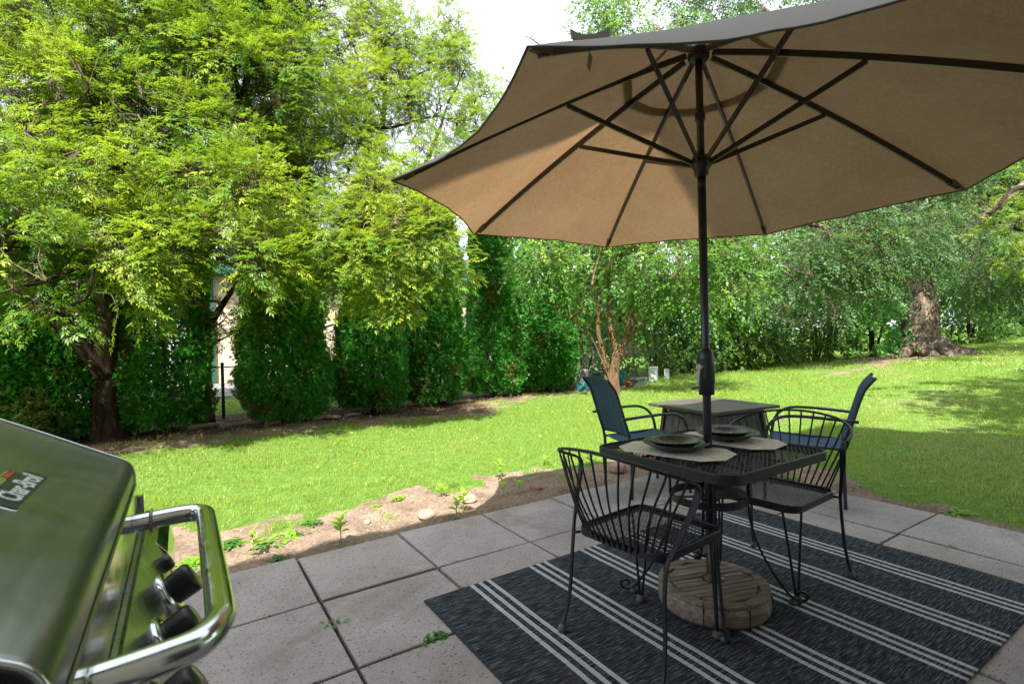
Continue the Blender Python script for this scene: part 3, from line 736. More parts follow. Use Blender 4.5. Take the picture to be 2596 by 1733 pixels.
tree('lawn_tree', 'light green tree with several tan stems standing alone on the lawn', None, m0,
     [([m0 + (0, 0, -.1), m0 + (.0, 0, .5), mp(1422, 800), mp(1425, 790)], .135, .105),
      ([mp(1418, 815), mp(1398, 740), mp(1395, 640), mp(1360, 480)], .078, .03), ([mp(1425, 805), mp(1440, 760), mp(1470, 690), mp(1500, 560), mp(1540, 400)], .066, .028),
      ([mp(1440, 770), mp(1450, 700), mp(1462, 660), mp(1470, 500)], .06, .025), ([mp(1432, 790), mp(1470, 740), mp(1500, 690), mp(1570, 600)], .05, .02),
      ([m0 + (-.14, .1, -.05), mp(1392, 860), mp(1380, 800), mp(1371, 745), mp(1372, 660), mp(1330, 540)], .082, .03), ([mp(1405, 890, 10.75), mp(1390, 850, 10.7), mp(1365, 790, 10.6), mp(1340, 750, 10.5)], .022, .012)],
     M['bark_tan'], l4, M['leaf_green'], 24, .05, kind='simple', size=.08, nleaf=12, length=.40, per_m2=105, hole=.42, droop=.45, tipf=.18, flat=.5)
# big cottonwood at the right
ct = at(2112, 815, 15.0); c0 = np.array([ct[0], ct[1], float(gz(ct[0], ct[1]))])
def cp(px, py, D=15.0): return at(px, py, D)
l5 = [lob(1820, 620, 80, 13), lob(1900, 600, 90, 13), lob(1800, 700, 60, 13.5), lob(1880, 700, 65, 13), lob(1960, 560, 90, 13), lob(1980, 650, 75, 13), lob(2050, 560, 80, 13.2), lob(2160, 535, 75, 13.5), lob(2105, 560, 50, 13.6),
      lob(2230, 600, 80, 13.5), lob(2320, 640, 80, 13.8), lob(2250, 660, 55, 14), lob(2015, 630, 35, 13.2), lob(1940, 480, 100, 13.5), lob(2100, 470, 110, 14), lob(2260, 480, 70, 14.5, .8, .5), lob(1760, 560, 70, 14, .8, .7), lob(1740, 640, 60, 14.5),
      lob(1640, 40, 70, 13, .8, 1.1), lob(1750, 30, 80, 13), lob(1870, 0, 90, 13), lob(1560, 0, 60, 13), lob(2000, -60, 110, 13.5), lob(1680, -80, 110, 13.5), lob(1850, 300, 150, 14), lob(2050, 250, 160, 14), lob(1700, 150, 110, 14), lob(2400, 560, 110, 14), lob(2450, 660, 100, 14),
      lob(2200, 350, 120, 14.5, .8, .7), lob(1965, 700, 35, 13.2), lob(2060, 100, 130, 15), lob(2080, -90, 150, 15), lob(1930, -160, 120, 15)]
tw = tree('cottonwood_tree', 'huge old cottonwood with thick furrowed trunk on the grassy rise', None, c0,
     [([c0 + (0, 0, -.3), c0 + (0, 0, .35), cp(2113, 700), cp(2105, 620), cp(2085, 500), cp(2070, 300), cp(2060, 100), cp(2050, -120)], .56, .09),
      ([cp(2090, 560), cp(1990, 545, 14.5), cp(1900, 525, 14), cp(1810, 500, 13.5)], .16, .05), ([cp(2075, 400), cp(1900, 150, 14), cp(1750, 20, 13.5)], .2, .06),
      ([cp(2100, 600), cp(2200, 540, 15), cp(2300, 460, 15), cp(2380, 400, 15)], .2, .09)],
     M['bark_big'], l5, M['leaf_cotton'], 25, .25, kind='round', size=.072, nleaf=14, length=.42, per_m2=115, hole=.43, droop=.45, tipf=.12, flat=.2)
rb = MB()
for k, (a, ln, r) in enumerate(((200, 1.4, .20), (235, 1.0, .16), (165, 2.0, .17), (290, 1.2, .17), (330, 1.7, .15), (20, 1.2, .15), (90, 1.0, .15), (128, 1.2, .14), (262, .9, .12))):
    a = math.radians(a); P = []
    for t in np.linspace(0, 1, 9):
        d = .38 + ln * t; x = math.cos(a + .25 * math.sin(3 * t + k)) * d; y = math.sin(a + .25 * math.sin(3 * t + k)) * d
        z = float(gz(c0[0] + x, c0[1] + y)) - c0[2] + .42 * math.exp(-t * 5.5) + .03 - .09 * t
        P.append((x, y, z))
    rb.tube(P, [r * (1 - t) ** .7 + .02 for t in np.linspace(0, 1, 9)], 9)
rb.build('roots', M['bark_big'], tw)

# yellowish maple whose branches enter at the right edge
e0 = at(2560, 800, 13.0)
tree('maple_tree', 'dark limbed maple reaching in at the right edge of the view', 'leafy trees over the hedge', (e0[0], e0[1], 0),
     [([e0 + (0, 0, -.4), e0 + (0, 0, 1.5), at(2480, 500, 12.5), at(2400, 380, 12)], .2, .09), ([at(2470, 490, 12.5), at(2349, 430, 11.5), at(2270, 490, 11)], .09, .03), ([at(2540, 650, 12.8), at(2420, 560, 12), at(2320, 520, 11.4)], .07, .02)],
     M['bark_dark'], [lob(2330, 510, 60, 11, .7, 1), lob(2400, 430, 70, 11.5), lob(2290, 470, 30, 11, .6, .7), lob(2360, 590, 50, 11.2, .8, .9), lob(2440, 540, 80, 12), lob(2450, 330, 80, 12)],
     M['leaf_elder'], 26, .1, **dict(ELDER, per_m2=60))

hb = np.array([9.2, -7.2, 0.0])
tree('shade_tree', 'broad tree beside the corner of the beige house, outside the view', 'leafy trees over the hedge', hb, [([hb + (0, 0, -.2), hb + (.1, 0, 2.5), hb + (0, .2, 5.5)], .22, .1)], M['bark_dark'],
     [(8.4, -5.9, 5.4, 2.4, .8), (6.2, -5.3, 4.9, 1.7, .8), (10.8, -5.6, 5.0, 2.0, .8), (8.4, -4.9, 4.2, 1.5, .8), (13, -6.2, 5.2, 2.0, .8), (4.9, -5.9, 5.4, 1.5, .8)], M['leaf_green'], 27, .1, limbs=False, kind='simple', size=.22, nleaf=9, length=.7, per_m2=24, hole=.25, droop=.2, tipf=.2, flat=.5)

# shrubs and small trees that close the garden on the right
HB = [('dark evergreen shrub behind the tan stemmed tree', 1330, 735, 60, 14.0, 9), ('dense shrub behind the white utility cabinets', 1500, 755, 75, 15.5, 9), ('dark leafy shrub just left of the umbrella pole', 1590, 740, 75, 15.5, 10),
      ('dark leafy shrub just right of the umbrella pole', 1690, 730, 80, 15.5, 11), ('dark shrub at the top of the lawn, left of the hollow', 1780, 745, 70, 16.5, 12), ('rounded shrub beside the dark hollow in the undergrowth', 1870, 745, 65, 17, 13), ('blue green shrub against the left of the cottonwood trunk', 2000, 760, 55, 15.6, 14),
      ('low shrub right of the cottonwood trunk', 2220, 720, 65, 18, 15), ('dark shrub in the right corner of the garden', 2330, 700, 70, 19, 16), ('shrub partly behind the cottonwood trunk', 2080, 735, 50, 19, 17)]
for k, (lb_, px, py, rp, D, sd) in enumerate(HB):
    g0 = at(px, py, D); base = (g0[0], g0[1], 0); zb = float(gz(g0[0], g0[1])); r = rp * D / FPX; hh = g0[2] - zb
    L = [(g0[0], g0[1], g0[2], r, 1.0, 1.2), (g0[0] - r * .5, g0[1] - .1, zb + hh * .45, r * .7, .9, 1.1), (g0[0] + r * .5, g0[1] - .2, zb + hh * .5, r * .7, .9, 1.1), (g0[0] + r * .2, g0[1] + .2, g0[2] + r * .8, r * .75), (g0[0] - r * .5, g0[1] + .4, g0[2] + r * 1.3, r * .6)]
    bb = np.array([g0[0], g0[1], zb])
    tree('garden_shrub', lb_, 'shrubs closing the far side of the lawn', bb, [([bb + (0, 0, -.1), bb + (.05, 0, .8), bb + (0, 0, hh)], .06, .03), ([bb + (.1, 0, 0), bb + (.4, -.1, .9), bb + (.6, 0, hh)], .04, .02), ([bb + (-.1, 0, 0), bb + (-.4, -.1, .9), bb + (-.5, 0, hh)], .04, .02)],
         M['bark_dark'], L, M['leaf_shrub'] if k != 6 else M['leaf_cedar'], 40 + sd, .02, category='shrub', limbs=False, kind='simple', size=.14, nleaf=10, length=.5, per_m2=60 if k not in (4, 5) else 45, hole=.3, droop=.2, tipf=.15, flat=.5)
# taller trees farther back
BK = [('tall dark tree behind the umbrella pole, beyond the shrubs', 1640, 520, 120, 24, 60), ('tall tree far behind the left of the lawn tree', 1280, 480, 100, 22, 61), ('tall tree behind the cottonwood on its left', 1900, 480, 140, 26, 62),
      ('tall tree behind the cottonwood on its right', 2250, 480, 150, 27, 63), ('tall tree behind the brightest maple and the hedge', 1420, 560, 80, 26, 64), ('dark tree at the far right behind the hill', 2420, 560, 140, 25, 65)]
for lb_, px, py, rp, D, sd in BK:
    g0 = at(px, py, D); zb = float(gz(g0[0], g0[1])); r = rp * D / FPX; bb = np.array([g0[0], g0[1], zb])
    rr = random.Random(sd)
    L = [(g0[0] + rr.uniform(-.6, .6) * r, g0[1] + rr.uniform(-.3, .3) * r, zb + 1.2 + (g0[2] - zb + r - 1.2) * k / 8, r * rr.uniform(.5, .75), .9, 1) for k in range(9)] + [(g0[0] + rr.uniform(-1, 1) * r, g0[1], zb + 1.5 + rr.random() * (g0[2] - zb), r * .5) for k in range(5)]
    tree('background_tree', lb_, 'tall trees beyond the garden', bb, [([bb + (0, 0, -.2), bb + (.1, 0, 3), bb + (0, 0, g0[2] - zb)], .25, .08)], M['bark_dark'], L, M['leaf_shrub'] if sd % 2 else M['leaf_green'], sd, .1,
         limbs=False, kind='simple', size=.34, nleaf=10, length=.9, per_m2=12, hole=.33, droop=.2, tipf=.2, flat=.4, hsc=.5)

# ------------------------------------------------------------------ row of arborvitae
def arbor_mesh(seed, h, r, dens=1.0, hole=.25, leggy=0):
    rs = np.random.RandomState(seed); n = int(12500 * dens * h / 4.6)
    z = .12 + (h - .15) * rs.rand(n) ** 1.0; a = rs.rand(n) * 2 * PI
    prof = np.where(z < .5, .80 + .62 * z, np.where(z < h * .75, 1.10 * np.exp(-((z - .75) / 1.1) ** 2) * .12 + .98 - .035 * z, (1.0 - .03 * h) * np.clip((h - z) / (h * .25), 0, 1) ** .6))
    P2 = np.c_[np.cos(a) * 1.5, np.sin(a) * 1.5, z * 1.4]
    lump = .66 + .72 * fnoise(P2 + seed, 1.5, 3)
    rad = r * prof * lump * (.62 + .38 * rs.rand(n) ** .5)
    C = np.c_[np.cos(a) * rad, np.sin(a) * rad, z]
    keep = fnoise(C + seed * 3, 2.6, 2) > hole * (.7 + .6 * rs.rand(n))
    if leggy: keep &= ~((z > leggy) & (rs.rand(n) < .45) & (fnoise(C + 7, 2.2, 2) < .52))
    C, a, rad = C[keep], a[keep], rad[keep]; n = len(C)
    out = np.c_[np.cos(a), np.sin(a), np.zeros(n)]
    D = unit(out * rs.uniform(.6, 1.2, (n, 1)) + np.array([0, 0, .25]) + rs.normal(0, .35, (n, 3)))
    tang = np.c_[-np.sin(a), np.cos(a), np.zeros(n)]
    Nn = unit(tang + rs.normal(0, .5, (n, 3)) + np.array([0, 0, .5]) * rs.rand(n, 1))
    Ps, As, Ns, ix = [], [], [], []
    for k in range(5):
        d = unit(D + rs.normal(0, .45, (n, 3))); Ps.append(C + rs.normal(0, .035, (n, 3))); As.append(d); Ns.append(unit(Nn + rs.normal(0, .35, (n, 3)))); ix.append(np.arange(n))
    P, A, N2, ix = map(np.concatenate, (Ps, As, Ns, ix))
    V, idx = leaves(rs, P, A, N2, 'fan', .078)
    brown = ((fnoise(C + 50, 3.0, 2) > .70) | (rs.rand(n) < .02)).astype(float) * .8
    return quad_mesh('foliage', V, brown[ix][idx])
AV = [arbor_mesh(71, 4.4, .58, 1.0, .17), arbor_mesh(72, 4.5, .60, .95, .26, 1.5), arbor_mesh(73, 4.6, .55, 1.05, .17)]
arb = [(108, 985, 6.15, 1, .93, 'wide gappy column of evergreen left of the twin trunk'), (374, 990, 6.0, 1, .75, 'gappy evergreen column between the twin trunk and the wire fence post'),
       (654, 966, 5.85, 0, .83, 'evergreen column right of the bare fence post'), (856, 945, 6.0, 2, .80, 'evergreen column under the left half of the brightest crown'),
       (1000, 925, 6.25, 0, .83, 'evergreen column under the right half of the brightest crown'), (1134, 910, 6.35, 2, .75, 'sunlit evergreen column right of the narrow sky gap'),
       (1252, 898, 6.45, 1, .86, 'last evergreen column, next to the lawn tree'), (-120, 1010, 6.2, 2, .9, 'evergreen column cut by the left edge of the view'), (20, 985, 7.0, 0, .8, 'evergreen column at the left edge, set a little behind')]
for k, (px, py, Y, v, sc, lab) in enumerate(arb):
    q = at(px, py, 1.0); d = q - CAM; t = (Y - CAM[1]) / d[1]; x = CAM[0] + d[0] * t
    r = empty('arborvitae', (x, Y, -.01), k * 1.3, lab, 'evergreen', 'row of arborvitae along the fence'); r.scale = (sc / .82 * .97, sc / .82 * .97, (1.0, .93, 1.06, .97, 1.02)[k % 5]); r.rotation_euler = (.03 * math.sin(k * 2.1), .035 * math.sin(k * 1.3 + 1), k * 1.3)
    link('foliage', AV[v], M['leaf_cedar'], r)
    b = MB(); trunk_tube(b, [(0, 0, -.1), (.02, 0, .8), (0, .02, 2.4), (0, 0, 4.2)], .06, .02, 8, 4)
    for s_ in (-1, 1): trunk_tube(b, [(s_ * .05, 0, 0), (s_ * .16, .05, .9), (s_ * .2, 0, 2.4)], .035, .012, 7, 4)
    b.build('stem', M['bark_dark'], r)

# undergrowth around the fence foot and behind
rsu = np.random.RandomState(90)
ux_, uy_ = rsu.uniform(-7, 13.5, 900), rsu.uniform(6.5, 7.6, 900)
uy_ = np.where(ux_ > 7, uy_ + .45, uy_); k = fnoise(np.c_[ux_, uy_], .8, 2) > .52; C = np.c_[ux_[k], uy_[k], .02 + rsu.rand(k.sum()) * .35]
V, twi = sprays(rsu, C, unit(rsu.normal(size=C.shape) * .6 + np.array([0, -.2, 1.])), 'simple', .09, 8, .3, 0, .4)
tag(link('undergrowth', quad_mesh('undergrowth', V, np.zeros(len(V))), M['leaf_shrub']), 'low weeds and ivy tangled along the fence', 'undergrowth', kind='stuff')
n = 240; lx, ly = rsu.uniform(-2.5, 14, n), rsu.uniform(-2, 5.5, n); kk = (lx > 3.9) | (ly > 1.0); lx, ly = lx[kk], ly[kk]; n = len(lx)
P = np.c_[lx, ly, gz(lx, ly) + .035]
V, _ = leaves(rsu, P, np.c_[rsu.normal(size=(n, 2)), rsu.normal(0, .2, n)], unit(np.c_[rsu.normal(0, .4, (n, 2)), np.ones(n)]), 'round', .04)
M['fallen'] = leaf_mat('fallen_leaf', (.20, .24, .03), (.42, .36, .08), (.35, .20, .08), (.5, .5, .1), .15, .7, .2)
tag(link('fallen_leaves', quad_mesh('fallen_leaves', V, rsu.rand(len(V)) * .7), M['fallen']), 'yellowed leaves fallen here and there on the lawn', 'fallen leaves', kind='stuff')
# fallen leaves and chips on the bare strip
n = 2600; lx, ly = rsu.uniform(-3, 8.5, n), rsu.uniform(4.6, 7.0, n); g, mu = masks(lx, ly); kk = rsu.rand(n) < (1 - g) * .8; lx, ly = lx[kk], ly[kk]; n = len(lx)
P = np.c_[lx, ly, gz(lx, ly) + .012 + rsu.rand(n) * .01]
V, _ = leaves(rsu, P, np.c_[rsu.normal(size=(n, 2)), rsu.normal(0, .15, n)], unit(np.c_[rsu.normal(0, .3, (n, 2)), np.ones(n)]), 'round', .05)
M['litter'] = leaf_mat('dry_litter', (.10, .05, .03), (.26, .15, .09), (.4, .3, .2), (.3, .2, .1), .1, .8, .1)
tag(link('leaf_litter', quad_mesh('leaf_litter', V, rsu.rand(len(V)) * .6), M['litter']), 'dry leaf litter and bark chips under the hedge', 'leaf litter', kind='stuff')
n = 5200; lx, ly = rsu.uniform(-3.5, 4.6, n), rsu.uniform(.03, 1.5, n); s_ = rsu.rand(n) < .45; lx = np.where(s_, rsu.uniform(3.68, 4.4, n), lx); ly = np.where(s_, rsu.uniform(-3, .5, n), ly)
g, mu = masks(lx, ly); kk = (rsu.rand(n) < (1 - g) * (.25 + (fnoise(np.c_[lx, ly], 4, 2) > .5))); lx, ly = lx[kk], ly[kk]; n = len(lx)
P = np.c_[lx, ly, gz(lx, ly) + .012]
V, _ = leaves(rsu, P, np.c_[rsu.normal(size=(n, 2)), rsu.normal(0, .3, n)], unit(rsu.normal(size=(n, 3)) + np.array([0, 0, .6])), 'round', .014)
M['crumb'] = leaf_mat('soil_crumb', (.16, .10, .065), (.36, .25, .18), (.5, .42, .35), (.3, .2, .1), .03, .9, .1)
tag(link('soil_crumbs', quad_mesh('soil_crumbs', V, rsu.rand(len(V))), M['crumb']), 'crumbs of soil and small stones on the bare strip', 'soil crumbs', kind='stuff')

# ------------------------------------------------------------------ small things in the garden
def on_ground(px, py):
    """where the sight line of a photo position meets the lawn"""
    d = at(px, py, 1.0) - CAM; t = 2.0
    for _ in range(60):
        p = CAM + d * t; t += (p[2] - float(gz(p[0], p[1]))) / max(-d[2], 1e-3) * .6
    return CAM + d * t
M['util_white'] = varied('painted_cabinet', (.50, .54, .52), (.62, .66, .64), 5, .6)
M['util_green'] = varied('dark_green_cabinet', (.015, .06, .045), (.03, .09, .07), 5, .5)
M['util_teal'] = varied('teal_bin', (.01, .12, .13), (.02, .18, .19), 5, .5)
M['util_grey'] = varied('grey_meter_box', (.20, .20, .20), (.30, .30, .29), 5, .6)
M['orange'] = mat('orange_pail', (.8, .10, .01), .5)
M['box_lid'] = varied('valve_box_grey', (.09, .13, .11), (.16, .20, .17), 5, .7)
def cab(name, lab, cat, px, py, dims, m_, group=None, rz=.55, taper=.96):
    p = on_ground(px, py); r = empty(name, (p[0], p[1], float(gz(p[0], p[1]))), rz, lab, cat, group)
    b = MB(); b.box((0, 0, dims[2] * .44), (dims[0], dims[1], dims[2] * .9), taper=taper); b.build('cabinet_body', m_, r, .008)
    b = MB(); b.box((0, 0, dims[2] * .93), (dims[0] * 1.0, dims[1] * 1.02, dims[2] * .1), taper=.93); b.build('cabinet_lid', m_, r, .01)
    b = MB(); b.box((dims[0] * .22, -dims[1] / 2 - .008, dims[2] * .78), (.03, .012, .05)); b.build('latch', M['util_grey'], r, .003)
    return r
cab('utility_cabinet', 'larger pale utility cabinet in the grass left of the umbrella pole', 'utility box', 1499, 874, (.235, .2, .38), M['util_white'], 'pale utility cabinets')
cab('utility_cabinet', 'smaller pale utility cabinet right beside the larger one', 'utility box', 1530, 869, (.12, .12, .27), M['util_white'], 'pale utility cabinets')
cab('meter_box', 'grey metal meter box left of the tan stems', 'utility box', 1341, 885, (.24, .15, .42), M['util_grey'])
cab('transformer_box', 'dark green box just behind the tan stems', 'utility box', 1378, 884, (.34, .25, .36), M['util_green'])
cab('storage_bin', 'teal plastic bin in front of the grey meter box', 'bin', 1338, 896, (.26, .2, .2), M['util_teal'])
cab('signal_post', 'dark grey box on the shrub line right behind the umbrella pole', 'utility box', 1602, 856, (.2, .2, .62), M['util_grey'])
cab('junction_box', 'small bluish box at the right foot of the tan stems', 'utility box', 1428, 882, (.12, .12, .38), M['util_teal'])
p = on_ground(1463, 884); r = empty('valve_box', (p[0], p[1], float(gz(p[0], p[1]))), .3, 'low grey green lidded box lying in the grass by the tan stems', 'utility box')
b = MB(); b.box((0, 0, .07), (.5, .26, .15), taper=.93); b.build('box_body', M['box_lid'], r, .01); b = MB(); b.box((0, 0, .165), (.5, .27, .035)); b.build('box_lid', M['box_lid'], r, .008)
p = on_ground(1440, 889); r = empty('orange_pail', (p[0], p[1], float(gz(p[0], p[1]))), 0, 'small bright orange pail in front of the low grey box', 'pail')
b = MB(); b.lathe([(.055, 0), (.068, .13), (.074, .13), (.074, .145), (.066, .145), (.05, .01)], seg=18); b.build('pail_body', M['orange'], r)
b = MB(); b.tube(smooth([(-.07, 0, .14), (-.05, -.03, .17), (0, -.045, .18), (.05, -.03, .17), (.07, 0, .14)], 4), .003, 5); b.build('handle', M['util_grey'], r)

# weathered wood pieces along the hedge foot
for k, (x, y, ln, a, r_, lab) in enumerate(((-.25, 5.72, .5, .25, .05, 'short split log left of the bare fence post'), (.3, 5.62, .75, .1, .04, 'longest pinkish stick of wood in the gap by the wire fence'), (.62, 5.3, .22, .5, .05, 'light chunk of wood at the lawn side of the hedge'),
                                      (1.42, 5.5, .45, -.2, .045, 'broken log under the second dense evergreen'), (1.9, 5.62, .3, .4, .04, 'small wood piece between two evergreen columns'), (4.1, 5.9, .5, .1, .035, 'reddish stick under the sunlit evergreen'))):
    b = MB(); P = smooth([(-ln / 2, 0, r_ * .8), (-ln / 6, .02, r_), (ln / 5, -.015, r_), (ln / 2, .01, r_ * .7)], 4)
    trunk_tube(b, [(-ln / 2, 0, r_ * .8), (-ln / 6, .02, r_), (ln / 5, -.015, r_), (ln / 2, .01, r_ * .7)], r_, r_ * .6, 9, 4, 0, .15)
    o = b.build('wood_piece', M['teak'] if k != 2 else M['bark_tan']); o.location = (x, y, float(gz(x, y))); o.rotation_euler = (0, 0, a); tag(o, lab, 'log', 'wood pieces along the hedge')

# stones
M['stone_pink'] = varied('pink_stone', (.24, .165, .125), (.38, .27, .21), 8, .9, 0, .5, .01)
M['stone_red'] = varied('red_stone', (.20, .09, .065), (.34, .17, .12), 10, .9, 0, .5, .01)
def stone(x, y, d, m_, lab, sd, blocky=0):
    rr = np.random.RandomState(sd); bm = bmesh.new(); bmesh.ops.create_icosphere(bm, subdivisions=4, radius=1)
    V = np.array([v.co[:] for v in bm.verts]); nz = fnoise(V + sd, 1.3, 3)
    if blocky: V = np.sign(V) * np.abs(V) ** .45; 
    V = V * (.75 + .5 * nz)[:, None] * (np.array(d) / 2 * (.8 if blocky else 1.05))
    for v, c in zip(bm.verts, V): v.co = c
    me = bpy.data.meshes.new('stone'); bm.to_mesh(me); bm.free(); me.polygons.foreach_set('use_smooth', [not blocky] * len(me.polygons))
    o = link('stone', me, m_); o.location = (x, y, float(gz(x, y)) + d[2] * .22); o.rotation_euler = (0, 0, rr.rand() * 3); tag(o, lab, 'stone', 'stones on the bare soil strip')
stone(.905, .215, (.17, .12, .055), M['stone_pink'], 'flat rounded pink stone nearest the paving', 1)
stone(1.32, .36, (.14, .11, .06), M['stone_pink'], 'pale rounded stone behind a pair of seedlings', 2)
stone(1.86, .225, (.14, .09, .08), M['stone_red'], 'angular dark red stone like a piece of brick', 3, 1)
stone(2.80, .27, (.15, .13, .12), M['stone_pink'], 'tallest stone, beyond the left sling chair legs', 4)
stone(.52, .35, (.05, .04, .03), M['stone_pink'], 'tiny pebble left of the flat pink stone', 5)

# seedlings
def seedling(x, y, h, n, sd, lab, m_='leaf_weed', ls=.068):
    rr = np.random.RandomState(sd); r = empty('seedling', (x, y, float(gz(x, y))), rr.rand() * 6, lab, 'seedling', 'milkweed like seedlings on the soil strip')
    b = MB(); top = np.array([rr.normal(0, .01), rr.normal(0, .01), h]); b.tube(smooth([(0, 0, -.01), top * .5 + (.004, 0, 0), top], 4), [.003] * 8 + [.002], 6); b.build('stem', M['leaf_weed'], r)
    fs = []; tn = []
    for k in range(n):
        t = .5 + .5 * k / max(1, n - 1); a = k * 2.4; L = ls * (1.15 - .35 * t) * rr.uniform(.8, 1.2); el = .1 + .75 * t
        d = np.array([math.cos(a) * math.cos(el), math.sin(a) * math.cos(el), math.sin(el)]); s_ = np.array([-math.sin(a), math.cos(a), 0]); p = top * t; nn = np.cross(d, s_)
        W = L * .34
        for side in (1, -1):
            prev = p
            rows = [(0, 0), (.25, .8), (.55, 1), (.8, .6), (1, .03)]
            for (u0, w0), (u1, w1) in zip(rows, rows[1:]):
                q = lambda u, ww: p + d * L * u - nn * (L * .18 * u * u) * 1 + s_ * side * W * ww + nn * (.25 * W * ww)
                fs.append([q(u0, 0), q(u0, w0), q(u1, w1), q(u1, 0)])
    link('leaf', quad_mesh('leaf', np.array(fs), np.full(len(fs), .15)), M[m_], r)
for k, (x, y, h, n, lab) in enumerate(((.26, .045, .17, 9, 'tallest seedling on the soil at the paving edge, left part'), (-.206, .145, .16, 6, 'yellowish seedling nearest the grill handle'), (1.834, .72, .15, 7, 'seedling farthest back at the edge of the lawn'),
                                   (1.709, .241, .10, 6, 'dark seedling left of the angular red stone'), (1.60, .325, .10, 4, 'thin pale seedling next to the dark one'), (1.158, .149, .14, 7, 'seedling just left of the pale rounded stone'), (1.05, .045, .12, 6, 'small narrow seedling at the paving edge near the stones'),
                                   (2.594, .397, .16, 8, 'seedling seen through the left iron chair back'), (1.198, .594, .07, 5, 'tiny seedling behind the soil ridge'), (2.416, .851, .08, 5, 'tiny seedling at the lawn edge behind the iron chair'))):
    seedling(x, y, h, n, 200 + k, lab)
# rosette weeds
def rosette(x, y, z, R_, n, sd, lab, grp, m_='leaf_low'):
    rr = np.random.RandomState(sd); fs = []
    for k in range(n):
        a = rr.rand() * 6.28; L = R_ * rr.uniform(.35, .85); el = rr.uniform(.12, .9); d = np.array([math.cos(a) * math.cos(el), math.sin(a) * math.cos(el), math.sin(el)]); s_ = np.array([-math.sin(a), math.cos(a), 0]); nn = np.array([0, 0, 1.])
        p = np.array([rr.normal(0, R_ * .38), rr.normal(0, R_ * .3), 0]); W = L * .15
        pts = [p + d * L * u - nn * (L * .45 * u * u) for u in (0, .3, .6, .85, 1)]; ws = (.1, .8, 1.1, .7, .05)
        for i in range(4):
            fs.append([pts[i] - s_ * W * ws[i], pts[i] + s_ * W * ws[i], pts[i + 1] + s_ * W * ws[i + 1], pts[i + 1] - s_ * W * ws[i + 1]])
    o = link('weed', quad_mesh('weed', np.array(fs), np.full(len(fs), .05)), M[m_]); o.location = (x, y, z); tag(o, lab, 'weed', grp)
for k, (x, y, R_, n, lab) in enumerate(((-.009, -.854, .055, 16, 'weed in the paving joint left of the rug corner'), (.326, -1.218, .065, 26, 'largest weed in the paving joint touching the rug edge'), (-.221, -.609, .02, 6, 'tiny weed in the joint near the grill handle'),
                                     (3.058, -2.075, .065, 9, 'leggy weed in the paving joint right of the rug'), (2.185, -.546, .05, 10, 'bright weed seen just above the left iron seat'))):
    rosette(x, y, .0, R_, n, 300 + k, lab, 'weeds in the paving joints')
rr = random.Random(4); low = [(-.02, .38, .11), (-.12, .34, .09), (.06, .42, .08), (-.5, .295, .1), (-.42, .2, .07), (-.08, .076, .06), (.68, .67, .05), (-.3, .5, .1), (.2, .6, .08), (.9, .75, .07), (1.4, .8, .06), (3.85, -1.2, .09), (3.8, -1.9, .1), (3.75, -2.3, .09), (3.9, -2.6, .1), (3.78, -.8, .07)]
wd_ = ['low weed patch, broadest of those by the grill handle', 'low weed left of the broadest patch', 'low weed right of the broadest patch', 'weed clump hugging the soil behind the grill handle', 'small weed beside the grill handle', 'small weed at the paving edge left of the tall seedling', 'tiny weed in the middle of the sunlit soil',
       'leafy weed at the lawn edge behind the broadest patch', 'leafy weed at the lawn edge left of the tall seedling', 'little weed at the lawn edge above the flat stone', 'little weed at the lawn edge above the pale stone', 'weed at the right lawn edge beside the sling chair leg', 'weed at the right lawn edge above the paving corner', 'broad leaved weed at the right lawn edge', 'broad leaved weed at the far right of the lawn edge', 'weed behind the right sling chair at the lawn edge']
for k, ((x, y, R_), lab) in enumerate(zip(low, wd_)): rosette(x, y, float(gz(x, y)) + .003, R_ * .95, 70, 330 + k, lab, 'low weeds on the bare soil', 'leaf_low' if k % 3 else 'leaf_weed')

n = 420; lx, ly = rsu.uniform(-2.5, 3.6, n), rsu.uniform(-2.7, -.02, n); kk = (fnoise(np.c_[lx, ly], 1.6, 2) > .5) | (rsu.rand(n) < .25); lx, ly = lx[kk], ly[kk]; n = len(lx)
P = np.c_[lx, ly, np.where((lx > .4) & (lx < 2.77) & (ly < -.91), .015, .003)]
V, _ = leaves(rsu, P, np.c_[rsu.normal(size=(n, 2)), rsu.normal(0, .1, n)], unit(np.c_[rsu.normal(0, .3, (n, 2)), np.ones(n)]), 'blade', .014)
tag(link('debris', quad_mesh('debris', V, rsu.rand(len(V)) * .7), M['litter']), 'dry grass clippings and crumbs scattered on the paving and rug', 'debris', kind='stuff')

# ------------------------------------------------------------------ rug
RX0, RX1, RY0, RY1 = .40, 2.775, -2.53, -.91
nxr, nyr = 60, 42; vs = []; fs = []
for z_ in (1, 0):
    for j in range(nyr + 1):
        for i in range(nxr + 1):
            x = (RX1 - RX0) * i / nxr; y = RY0 + (RY1 - RY0) * j / nyr
            e = .009 * (fnoise(np.array([[x * 1.0, y * 1.3]]), 2.1, 2)[0]) ** 2 if z_ else 0
            vs.append((x, y, .0035 + (.005 + e) * z_))
o_ = (nxr + 1) * (nyr + 1)
for j in range(nyr):
    for i in range(nxr):
        a = j * (nxr + 1) + i; fs.append((a, a + 1, a + nxr + 2, a + nxr + 1)); fs.append((o_ + a, o_ + a + nxr + 1, o_ + a + nxr + 2, o_ + a + 1))
for i in range(nxr): fs.append((i, o_ + i, o_ + i + 1, i + 1)); a = nyr * (nxr + 1) + i; fs.append((a, a + 1, o_ + a + 1, o_ + a))
for j in range(nyr): a = j * (nxr + 1); fs.append((a, a + nxr + 1, o_ + a + nxr + 1, o_ + a)); b2 = a + nxr; fs.append((b2, o_ + b2, o_ + b2 + nxr + 1, b2 + nxr + 1))
